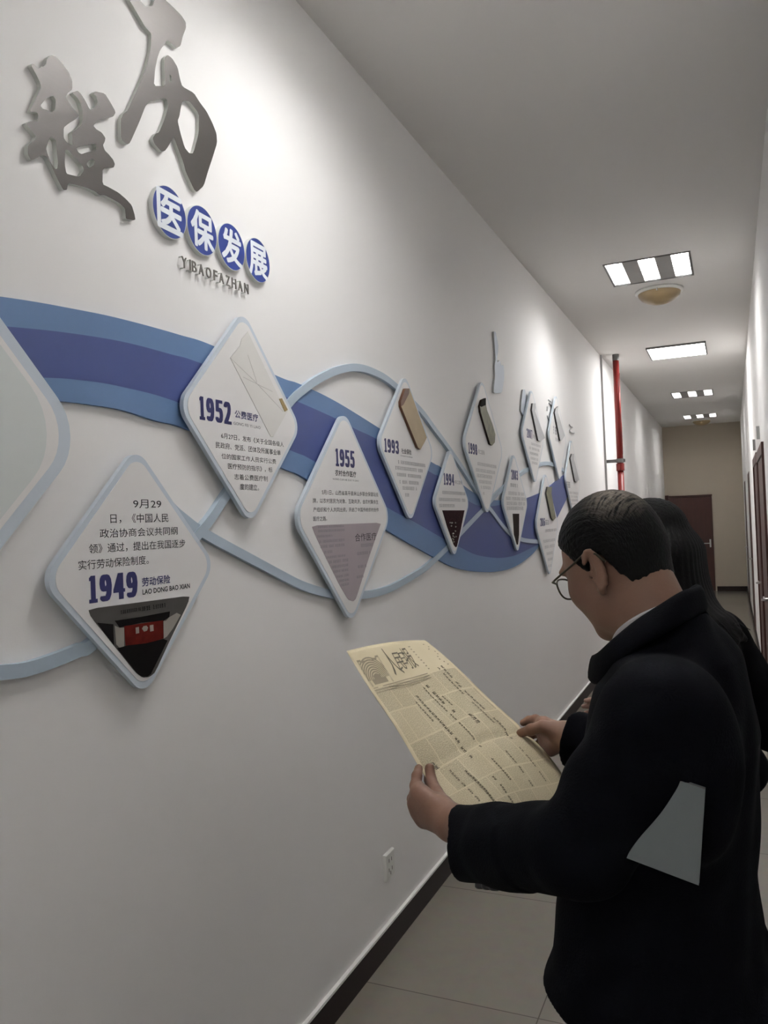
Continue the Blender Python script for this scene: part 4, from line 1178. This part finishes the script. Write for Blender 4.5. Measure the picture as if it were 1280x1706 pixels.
def hair_material(H):
    """black hair; on the crown the combed-over strands are thin and the scalp shows between them"""
    m = M['hair'].copy(); m.name = 'hair_thinning'
    nt = m.node_tree; N, Lk = nt.nodes, nt.links
    b = N['Principled BSDF']
    tc = N.new('ShaderNodeTexCoord')
    cr = Vector((0.08, 0.02, 1.664))
    vm = N.new('ShaderNodeVectorMath'); vm.operation = 'DISTANCE'
    vm.inputs[1].default_value = cr
    Lk.new(tc.outputs['Object'], vm.inputs[0])
    rg = N.new('ShaderNodeMapRange'); rg.inputs['From Min'].default_value = .010; rg.inputs['From Max'].default_value = .060
    rg.inputs['To Min'].default_value = .95; rg.inputs['To Max'].default_value = 0.0
    Lk.new(vm.outputs['Value'], rg.inputs[0])
    mp = N.new('ShaderNodeMapping'); mp.inputs['Scale'].default_value = (260, 40, 60)
    Lk.new(tc.outputs['Object'], mp.inputs[0])
    nz = N.new('ShaderNodeTexNoise'); nz.inputs['Scale'].default_value = 1; nz.inputs['Detail'].default_value = 3
    Lk.new(mp.outputs[0], nz.inputs['Vector'])
    mr = N.new('ShaderNodeMapRange'); mr.inputs['From Min'].default_value = .34; mr.inputs['From Max'].default_value = .56
    Lk.new(nz.outputs['Fac'], mr.inputs[0])
    mu = N.new('ShaderNodeMath'); mu.operation = 'MULTIPLY'
    Lk.new(mr.outputs[0], mu.inputs[0]); Lk.new(rg.outputs[0], mu.inputs[1])
    mx = N.new('ShaderNodeMix'); mx.data_type = 'RGBA'
    mx.inputs[6].default_value = (.0028, .0026, .0026, 1); mx.inputs[7].default_value = (.15, .125, .10, 1)
    Lk.new(mu.outputs[0], mx.inputs[0]); Lk.new(mx.outputs[2], b.inputs['Base Color'])
    return m
hair.data.materials[0] = hair_material(H)

# jacket
def wrinkle(g, amp=.004):
    sh = g.g.shape
    x = (g.lo[0] + g.h * np.arange(sh[0]))[:, None, None]; y = (g.lo[1] + g.h * np.arange(sh[1]))[None, :, None]; z = (g.lo[2] + g.h * np.arange(sh[2]))[None, None, :]
    w = np.sin(31 * z + 17 * x + 6 * np.sin(13 * y)) * np.sin(19 * y - 11 * z + 3) + .6 * np.sin(47 * x - 29 * z + 21 * y)
    g.g += (amp * w * (np.abs(g.g) < .05)).astype(np.float32)
g = SDF((-.30, -.40, .84), (.48, .40, 1.56), .0038)
g.stack([(.917, .040, .180, .208), (.96, .046, .160, .200), (1.0, .050, .150, .196), (1.1, .044, .140, .192), (1.2, .027, .130, .188), (1.3, .010, .122, .182), (1.37, .006, .108, .162), (1.42, -.001, .088, .126), (1.46, -.002, .058, .090), (1.485, -.003, .047, .070)], pw=2.15, yaw=BY)
SLV = np.array((0.3, 0.19, 1.098))
for s_, e_, w_, wr in ((Lsh, Lel, SLV, 1), (Rsh, Rel, Rwr, 0)):
    g.ell(s_ + np.array((.0, 0, -.006)), (.060, .060, .050), .05)
    g.cone((-.012, s_[1] * .35, 1.402), s_ + np.array((0, 0, .002)), .038, .044, .045)
    if wr: g.ell(s_ + np.array((-.020, -.035, -.075)), (.062, .060, .105), .06)
    md_ = s_ * .45 + e_ * .55 + np.array((-.002 if wr else 0, 0, 0))
    g.cone(s_, md_, .060, .061 if wr else .064, .055); g.cone(md_, e_, .061 if wr else .064, .062, .03)
    dr = (w_ - e_) / np.linalg.norm(w_ - e_)
    end = w_ - dr * .010
    nc = np.array((.79, .60, -.14)) if wr else dr
    nc = nc / np.linalg.norm(nc)
    g.cone(e_, end - dr * .13, .062, .058, .02)
    # forearm tube with a square, open cuff
    def cuff(X, Y, Z, e_=e_, dr=dr, end=end, nc=nc):
        x, y, z = X - end[0], Y - end[1], Z - end[2]
        t = x * dr[0] + y * dr[1] + z * dr[2]
        px, py, pz_ = x - t * dr[0], y - t * dr[1], z - t * dr[2]
        return np.maximum(np.sqrt(px * px + py * py + pz_ * pz_) - .0595, np.maximum(x * nc[0] + y * nc[1] + z * nc[2], -t - .20))
    g.put(cuff, end - .21, end + .07, .012)
    g.cone(end - dr * .05, end + dr * .10, .050, .052, .003, True)
wrinkle(g, .0018)
g.cone((-.004, 0, 1.478), (.02, 0, 1.60), .044, .070, .006, True)
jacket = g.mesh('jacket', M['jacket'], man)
# turned-down collar, a thick folded strip round the neck, open at the front
ct = [(-.034, 0, 1.524), (-.040, .035, 1.522), (-.030, .066, 1.508), (.000, .085, 1.485), (.040, .084, 1.455), (.080, .068, 1.430), (.112, .048, 1.412)]
cf = [(-.044, 0, 1.523), (-.050, .045, 1.519), (-.040, .080, 1.502), (-.008, .097, 1.477), (.036, .096, 1.447), (.082, .078, 1.419), (.114, .050, 1.414)]
co_ = [(-.050, 0, 1.486), (-.062, .055, 1.481), (-.058, .102, 1.468), (-.034, .116, 1.452), (.006, .114, 1.425), (.07, .092, 1.380), (.120, .056, 1.374)]
def strip(rows, name, m, parent, th=.006, closed=False):
    R_ = [catmull(r, 5) for r in rows]
    V, F = [], []
    n = len(R_[0])
    for r in R_: V += [tuple(p) for p in r]
    for i in range(len(R_) - 1):
        for k in range(n - 1):
            F.append((i * n + k, i * n + k + 1, (i + 1) * n + k + 1, (i + 1) * n + k))
    me = bpy.data.meshes.new(name); me.from_pydata(V, [], F)
    o = link_mesh(name, me, m, parent, True)
    md = o.modifiers.new('thick', 'SOLIDIFY'); md.thickness = th; md.offset = 0
    sb = o.modifiers.new('smooth', 'SUBSURF'); sb.levels = 1; sb.render_levels = 1
    return o
def mir(P, yaw=None):
    a = BY if yaw is None else yaw
    nl = np.array((-math.sin(a), math.cos(a)))
    out = []
    for p in reversed(P[0 if yaw is None else 1:]):
        q = np.array(p[:2]); q = q - 2 * (q @ nl) * nl
        out.append((q[0], q[1], p[2]))
    return out + list(P)
strip([mir([(p[0], p[1] * .96, p[2] - .03) for p in ct]), mir(ct), mir(cf), mir([tuple((np.array(a) + np.array(c)) / 2 + np.array((0, 0, .006))) for a, c in zip(cf, co_)]), mir(co_)], 'collar', M['jacket'], jacket, .007)
# buttons on the cuffs
for s_, e_, w_, sg in ((Lsh, Lel, SLV, 1), (Rsh, Rel, Rwr, -1)):
    dr = (w_ - e_) / np.linalg.norm(w_ - e_)
    vw = w_ - np.array(MX.inverted() @ Vector(CAM_POS)); dn = np.cross(vw, dr) * sg; dn /= np.linalg.norm(dn)
    if dn[2] > 0: dn = -dn
    for k in range(3):
        c = w_ - dr * (.075 + .021 * k) + dn * .0605
        b = MB(); b.tube([tuple(c - dn * .004), tuple(c + dn * .003), tuple(c + dn * .005)], [.0095, .009, .006], 14)
        b.build('cuff_button', M['button'], jacket)
# shirt collar showing inside the jacket collar
sc0 = [(-.026, 0, 1.480), (-.030, .034, 1.480), (-.020, .060, 1.475), (.004, .076, 1.462), (.042, .074, 1.452), (.070, .048, 1.425), (.082, .018, 1.410)]
sc1 = [(-.024, 0, 1.512), (-.028, .034, 1.510), (-.016, .058, 1.502), (.010, .076, 1.487), (.044, .074, 1.464), (.076, .050, 1.438), (.088, .018, 1.422)]
strip([mir(sc0), mir(sc1)], 'shirt_collar', M['shirt'], man, .004)
# trousers and shoes (below the frame)
def legs(par, w, m, top, hipw, fl=0.0):
    g = SDF((-.25, -.30, fl + .03), (.30, .30, top + .06), .009)
    g.stack([(top - .14, .0, .105, hipw), (top, .0, .11, hipw)])
    for s in (1, -1):
        g.cone((0, s * .085, top - .12), (.01, s * .095, fl + .48), .092, .068, .03)
        g.cone((.01, s * .095, fl + .48), (-.01, s * .10, fl + .09), .070, .060, .02)
    return g.mesh('trousers', m, par)
def shoes(par, ln=.14, fl=0.0):
    for s in (1, -1):
        g = SDF((-.14, -.1 + s * .1, fl - .02), (.24, .1 + s * .1, fl + .16), .006)
        g.ell((-.02, s * .10, fl + .045), (.065, .040, .055)); g.cone((-.01, s * .10, fl + .05), (ln, s * .108, fl + .032), .042, .032, .03); g.cone((-.015, s * .1, fl + .06), (-.015, s * .1, fl + .115), .038, .042, .02)
        g.put(lambda X, Y, Z: Z - (fl + .002) + 0 * X + 0 * Y, (-.2, -.3, fl - .1), (.3, .3, fl + .002), 0.0, True)
        g.mesh('shoe', M['shoe'], par)
legs(man, 1, M['trousers'], .94, .155, FLOOR)
shoes(man, .14, FLOOR)

# glasses
gl = bpy.data.objects.new('glasses', None)
def tubeobj(name, P, r, m, parent):
    b = MB(); b.tube(P, r, 8); return b.build(name, m, parent, True)
GX = .108
def lens_loop(s, k=1.0):
    out = []
    for i in range(28):
        a = 2 * math.pi * i / 28
        x, z = math.cos(a), math.sin(a)
        out.append(tuple(H.p(GX - .010 * (abs(.034 + .026 * x) / .06) ** 2, s * (.034 + .0255 * k * (abs(x) ** .8) * (1 if x > 0 else -1)), -.004 + .0205 * k * (abs(z) ** .85) * (1 if z > 0 else -1))))
    return out
b = MB()
for s in (1, -1):
    P = lens_loop(s); b.tube(P + [P[0], P[1]], .0016, 8, 0, False)
    b.tube([tuple(H.p(GX - .010, s * .060, .006)), tuple(H.p(GX - .014, s * .071, .008)), tuple(H.p(.080, s * .0745, .008)), tuple(H.p(.02, s * .0785, .011)), tuple(H.p(-.018, s * .081, .014)), tuple(H.p(-.040, s * .080, .002)), tuple(H.p(-.050, s * .076, -.018))], .0019, 8)
    b.tube([tuple(H.p(GX - .002, s * .010, -.004)), tuple(H.p(GX - .008, s * .008, -.012))], .0015, 6)
b.tube([tuple(H.p(GX, -.009, .002)), tuple(H.p(GX + .003, 0, .004)), tuple(H.p(GX, .009, .002))], .0016, 8)
gls = b.build('glasses', M['glass_frame'], man, True)
for s in (1, -1):
    P = lens_loop(s, .96)
    n_ = H.A @ np.array((1, 0, 0)) * .0006
    V = [tuple(np.array(p) + n_) for p in P] + [tuple(np.array(p) - n_) for p in P]
    k = len(P)
    F = [tuple(range(k)), tuple(reversed(range(k, 2 * k)))] + [(i, i + k, (i + 1) % k + k, (i + 1) % k) for i in range(k)]
    pymesh('lens', V, F, M['lens'], gls)

# ------------------------------------------------------------------ the newspaper
rows = [(np.array(a, float), np.array(c, float), bl) for a, c, bl in (
    ((0.652, 0.172, 1.378), (0.833, -0.172, 1.342), .006),
    ((0.529, 0.17, 1.273), (0.652, -0.17, 1.264), .004),
    ((0.422, 0.163, 1.181), (0.503, -0.166, 1.189), .016),
    ((0.363, 0.158, 1.143), (0.412, -0.165, 1.137), .020),
    ((0.303, 0.15, 1.106), (0.352, -0.165, 1.077), .010))]
VR = [0, .28, .58, .76, 1.0]
def row_at(v):
    v = min(max(v, 0), 1)
    for i in range(4):
        if v <= VR[i + 1]: break
    t = (v - VR[i]) / (VR[i + 1] - VR[i])
    out = []
    for j in range(3):
        g_ = lambda q: np.atleast_1d(np.array(rows[q][j], float))
        a, b_, c, d = g_(max(i - 1, 0)), g_(i), g_(i + 1), g_(min(i + 2, 4))
        m1 = (c - a) / 2 if i > 0 else (c - b_); m2 = (d - b_) / 2 if i < 3 else (c - b_)
        h = (2 * t ** 3 - 3 * t * t + 1) * b_ + (t ** 3 - 2 * t * t + t) * m1 + (-2 * t ** 3 + 3 * t * t) * c + (t ** 3 - t * t) * m2
        out.append(h)
    return out
def paper(u, v, d=0.0):
    l_, r_, bl = row_at(v)
    p = l_ * (1 - u) + r_ * u
    crease = -.006 * math.exp(-((v - .58 - .05 * (u - .5)) / .02) ** 2) * (.3 + u)
    wob = .003 * math.sin(9 * u + 5 * v) * (v > 0) + .0025 * math.sin(3 * u - 13 * v)
    return p + NP * (float(bl[0]) * 4 * u * (1 - u) + crease + wob + d)
PC = Vector(MX @ Vector(paper(.5, .6)))
news = thing('newspaper', 'yellowed old newspaper held open by the man in both hands', 'newspaper', PC)
def news_obj(name, V, F, m, smooth=False):
    return pymesh(name, [tuple((MX @ Vector(v)) - PC) for v in V], F, m, news, smooth)
nu, nv = 36, 56
V = [paper(i / nu, j / nv) for j in range(nv + 1) for i in range(nu + 1)]
F = [(j * (nu + 1) + i, (j + 1) * (nu + 1) + i, (j + 1) * (nu + 1) + i + 1, j * (nu + 1) + i + 1) for j in range(nv) for i in range(nu)]
sh = news_obj('sheet', V, F, M['news'], True)
uvl = sh.data.uv_layers.new(name='UVMap')
for p in sh.data.polygons:
    for li in p.loop_indices:
        k = sh.data.loops[li].vertex_index
        uvl.data[li].uv = ((k % (nu + 1)) / nu, (k // (nu + 1)) / nv)
md = sh.modifiers.new('thick', 'SOLIDIFY'); md.thickness = .0009; md.offset = 0
def paper_text(name, items, m, d=.0011, bold=0.0):
    V, F = [], []
    for body_, u0, v0, w, h, sl in items:
        me = text_mesh(body_, bold)
        c = np.array([q.co[:] for q in me.vertices]); lo, hi = c.min(0), c.max(0)
        n = len(V)
        for q in c:
            a, e = (q[0] - lo[0]) / (hi[0] - lo[0]), (q[1] - lo[1]) / (hi[1] - lo[1])
            V.append(paper(u0 + a * w + sl * (e - .5), v0 - e * h, d))
        F += [tuple(i + n for i in p.vertices) for p in me.polygons]
        bpy.data.meshes.remove(me)
    return news_obj(name, V, F, m)
paper_text('masthead', [('人', .30, .150, .11, .125, -.02), ('民', .405, .135, .085, .085, .03), ('日', .48, .115, .05, .06, .03), ('报', .525, .140, .085, .105, .02)], M['ink'], .0011, 0.0)
def paper_quads(name, quads, m, d=.0011):
    V, F = [], []
    for (u0, v0, u1, v1) in quads:
        k = max(1, int((v1 - v0) / .02))
        for q in range(k):
            a, e = v0 + (v1 - v0) * q / k, v0 + (v1 - v0) * (q + 1) / k
            n = len(V)
            V += [paper(u0, a, d), paper(u0, e, d), paper(u1, e, d), paper(u1, a, d)]
            F.append((n, n + 1, n + 2, n + 3))
    return news_obj(name, V, F, m)
hl = []
def headline(u, v0, v1, w, step, gap=.25):
    v = v0
    while v < v1:
        if random.random() < .82:
            for q in range(3):
                a = u + random.uniform(0, w * .25); hl.append((a, v + step * .29 * q, a + w * random.uniform(.55, .85), v + step * .29 * q + step * .15))
            a = u + random.uniform(w * .2, w * .6); hl.append((a, v, a + w * .22, v + step * (1 - gap)))
        v += step
for (u, v0, v1, w, st) in ((.345, .255, .62, .030, .017), (.30, .28, .40, .022, .015), (.505, .225, .40, .036, .020), (.47, .23, .60, .020, .014), (.555, .30, .36, .02, .013), (.80, .165, .60, .034, .018), (.755, .17, .52, .026, .016), (.60, .435, .50, .05, .022), (.085, .555, .62, .04, .022),
                          (.16, .62, .92, .020, .015), (.24, .66, .95, .026, .017), (.46, .64, .82, .022, .015), (.62, .66, .90, .020, .015), (.78, .66, .86, .018, .014), (.36, .74, .98, .022, .016)):
    headline(u, v0, v1, w, st)
paper_quads('headline_print', hl, M['ink'])
sm = []
for k in range(9):
    v = .035 + k * .0155
    sm.append((.66, v, .66 + random.uniform(.22, .29), v + .005))
for k in range(3):
    sm.append((.03, .178 + k * .011, .62, .1815 + k * .011))
paper_quads('small_print', sm, M['ink_soft'], .0009)
# engraved vignette in the corner beside the masthead
paper_quads('engraving_ground', [(.03, .05, .255, .172)], M['ink_pale'], .0007)
V, F, I = [], [], []
for r_i in range(9):
    rr = .016 + .017 * r_i
    for k in range(14):
        a0, a1 = math.pi * (.02 + k / 14 * .96), math.pi * (.02 + (k + 1) / 14 * .96)
        pts = [(.125 + rr * 0.9 * math.cos(a), .150 - rr * .62 * math.sin(a)) for a in (a0, a1)]
        pt2 = [(.125 + (rr + .010) * .9 * math.cos(a), .150 - (rr + .010) * .62 * math.sin(a)) for a in (a0, a1)]
        if min(p[0] for p in pts + pt2) < .022 or max(p[0] for p in pts + pt2) > .255: continue
        n = len(V)
        V += [paper(*pts[0], .001), paper(*pts[1], .001), paper(*pt2[1], .001), paper(*pt2[0], .001)]
        F.append((n, n + 1, n + 2, n + 3))
for (u0, v0, u1, v1) in ((.03, .052, .25, .060), (.05, .060, .22, .068), (.06, .145, .20, .168), (.09, .13, .16, .146)):
    n = len(V); V += [paper(u0, v0, .0012), paper(u0, v1, .0012), paper(u1, v1, .0012), paper(u1, v0, .0012)]; F.append((n, n + 1, n + 2, n + 3))
news_obj('engraving', V, F, M['ink_soft'])

# ------------------------------------------------------------------ white booklet under his left arm
BK = [np.array(p) for p in ((-0.098, 0.235, 1.207), (-0.161, 0.2, 1.189), (-0.17, 0.192, 1.304))]
bx_ = BK[0] - BK[1]; by_ = BK[2] - BK[1]
q3 = BK[1] + bx_ * 1.30 + by_
loop3 = [BK[1], BK[2], q3, BK[1] + bx_ * 1.30]
nrm = np.cross(bx_, by_); nrm /= np.linalg.norm(nrm)
if nrm[1] < 0: nrm = -nrm
BC = Vector(MX @ Vector(BK[1]))
bk = thing('booklet', 'thin white booklet clamped under the man\'s left arm', 'booklet', BC)
def bkobj(name, lp, d0, d1, m):
    n = len(lp)
    V = [p + nrm * d1 for p in lp] + [p + nrm * d0 for p in lp]
    F = [tuple(range(n)), tuple(reversed(range(n, 2 * n)))] + [(i, i + n, (i + 1) % n + n, (i + 1) % n) for i in range(n)]
    return pymesh(name, [tuple((MX @ Vector(v)) - BC) for v in V], F, m, bk)
cen = sum(loop3) / 4
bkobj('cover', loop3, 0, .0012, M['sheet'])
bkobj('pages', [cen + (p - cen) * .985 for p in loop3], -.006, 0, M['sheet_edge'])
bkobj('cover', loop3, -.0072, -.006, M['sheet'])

# ------------------------------------------------------------------ the woman behind him
WZ = 2.81152
WO = (1.1322, 2.1751, 0.0)
wom = thing('person.001', 'woman with long dark hair in a black jacket standing close behind the man', 'person', WO, WZ)
HW = Head((.055, 0, 1.548), math.radians(14), 0.0, .96)
g = SDF((-.26, -.30, .86), (.36, .30, 1.72), .004)
g.stack([(.88, .0, .09, .13), (1.0, -.01, .09, .125), (1.15, -.02, .09, .13), (1.28, -.03, .10, .14), (1.36, -.04, .08, .14), (1.40, -.04, .05, .09)])
g.cone((-.03, 0, 1.38), HW.p(-.02, 0, -.03), .050, .046, .03)
sculpt_head(g, HW)
WA = []
for s in (1, -1):
    sh_, el, wr = np.array((-.055, s * .150, 1.310)), np.array(((-0.207, 0.18, 1.063)[0], s * .180, (-0.207, 0.18, 1.063)[2])), np.array((.075, s * .11, 1.11))
    WA.append((sh_, el, wr))
    g.cone(sh_, el, .045, .036, .03); g.cone(el, wr, .036, .024, .02)
    dr = (wr - el) / np.linalg.norm(wr - el)
    sd = np.array((0, 0, 1.0)); nn = np.cross(dr, sd); nn /= np.linalg.norm(nn)
    for k, ln in enumerate((.066, .074, .068, .054)):
        o_ = sd * (.024 - .016 * k)
        p0 = wr + dr * .075 + o_
        curl = -nn * s * .5
        g.cone(wr + dr * .01, p0, .020, .0105, .012)
        p1 = p0 + (dr * .9 + curl * .6) * ln * .45; p2 = p1 + (dr * .6 + curl * 1.4) * ln * .32; p3 = p2 + (dr * .2 + curl * 1.8) * ln * .25
        chain(g, [p0, p1, p2, p3], [.0095, .008, .0072, .006], .003, .006)
    t0 = wr + dr * .03 + sd * .022
    chain(g, [wr + dr * .005, t0, t0 + dr * .03 + sd * .018, t0 + dr * .055 + sd * .02], [.018, .012, .0095, .007], .004, .008)
wb = g.mesh('body', [M['skin_f'], M['lip'], M['eye_white'], M['iris']], wom)
paint_head(wb, HW)
g = SDF((-.30, -.22, 1.30), (.24, .22, 1.74), .0035)
hair_shell(g, HW, [(-.12, -.12), (-.06, -.12), (-.02, -.06), (.005, -.02), (.03, .0), (.05, .035), (.075, .060), (.12, .10)], .009)
fall = [(-0.013, 0.0, 1.526), (-0.028, 0.0, 1.435), (-0.075, 0.02, 1.374), (-0.124, 0.03, 1.351), (-0.17, 0.04, 1.343)]
for s in (-.05, -.025, 0, .025, .05):
    pts = [(p[0] + .02 * (1 - abs(s) / .05) * 0, p[1] + s * (1.1 - .1 * i), p[2] - (.02 * abs(math.sin(s * 90)) if i == 4 else 0)) for i, p in enumerate(fall)]
    chain(g, pts, [.044, .036, .030, .020, .006], .03, .05)
for s in (1, -1):
    chain(g, [tuple(HW.p(.01, s * .066, .05)), tuple(HW.p(-.012, s * .076, -.01)), tuple(HW.p(-.03, s * .078, -.08)), (-.035, s * .075, 1.40)], [.025, .024, .022, .010], .015, .02)
sh_ = g.g.shape
xx = (g.lo[0] + g.h * np.arange(sh_[0]))[:, None, None]; yy = (g.lo[1] + g.h * np.arange(sh_[1]))[None, :, None]
g.g += (.0008 * np.sin(np.arctan2(yy, xx - .02) * 40) * (np.abs(g.g) < .02)).astype(np.float32)
whair = g.mesh('hair', M['hair'], wom)
# loose strands at the ends
b = MB()
for k in range(9):
    a = random.uniform(-.03, .07)
    p0 = tuple(np.array((-0.083, 0.0, 1.391)) + (0, a, 0)); p1 = tuple(np.array((-0.129, 0.02, 1.373)) + (0, a, random.uniform(-.012, .012))); p2 = tuple(np.array((-0.17, 0.03, 1.354)) + (random.uniform(-.02, .01), a, random.uniform(-.02, .012)))
    b.tube(catmull([p0, p1, p2], 5), .0011, 5)
b.build('loose_strands', M['hair'], whair)
g = SDF((-.30, -.34, .80), (.26, .34, 1.50), .005)
g.stack([(.84, .0, .125, .185), (.95, -.005, .120, .178), (1.10, -.015, .108, .165), (1.20, -.025, .115, .172), (1.28, -.035, .110, .170), (1.335, -.042, .092, .140), (1.37, -.045, .072, .095), (1.41, -.035, .056, .064)], pw=2.1)
for sh_, el, wr in WA:
    g.ell(sh_, (.066, .060, .052), .04)
    g.cone(sh_, el, .060, .054, .03); 
    dr = (wr - el) / np.linalg.norm(wr - el)
    g.cone(el, wr - dr * .05, .054, .045, .03)
    g.cone(wr - dr * .02, wr + dr * .06, .033, .036, .004, True)
wrinkle(g, .003)
g.cone((-.025, 0, 1.395), (.02, 0, 1.52), .048, .066, .006, True)
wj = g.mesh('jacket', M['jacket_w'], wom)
wt = [(-.085, 0, 1.415), (-.078, .045, 1.410), (-.045, .065, 1.395), (.0, .065, 1.37), (.045, .045, 1.335)]
wc = [(-.112, 0, 1.372), (-.102, .060, 1.367), (-.055, .094, 1.352), (.005, .092, 1.327), (.060, .055, 1.297)]
strip([mir([(p[0] + .008, p[1] * .9, p[2] - .03) for p in wt], 0.0), mir(wt, 0.0), mir(wc, 0.0)], 'collar', M['jacket_w'], wj, .006)
legs(wom, 1, M['trousers'], .88, .15)
shoes(wom, .12)
bpy.context.view_layer.update()
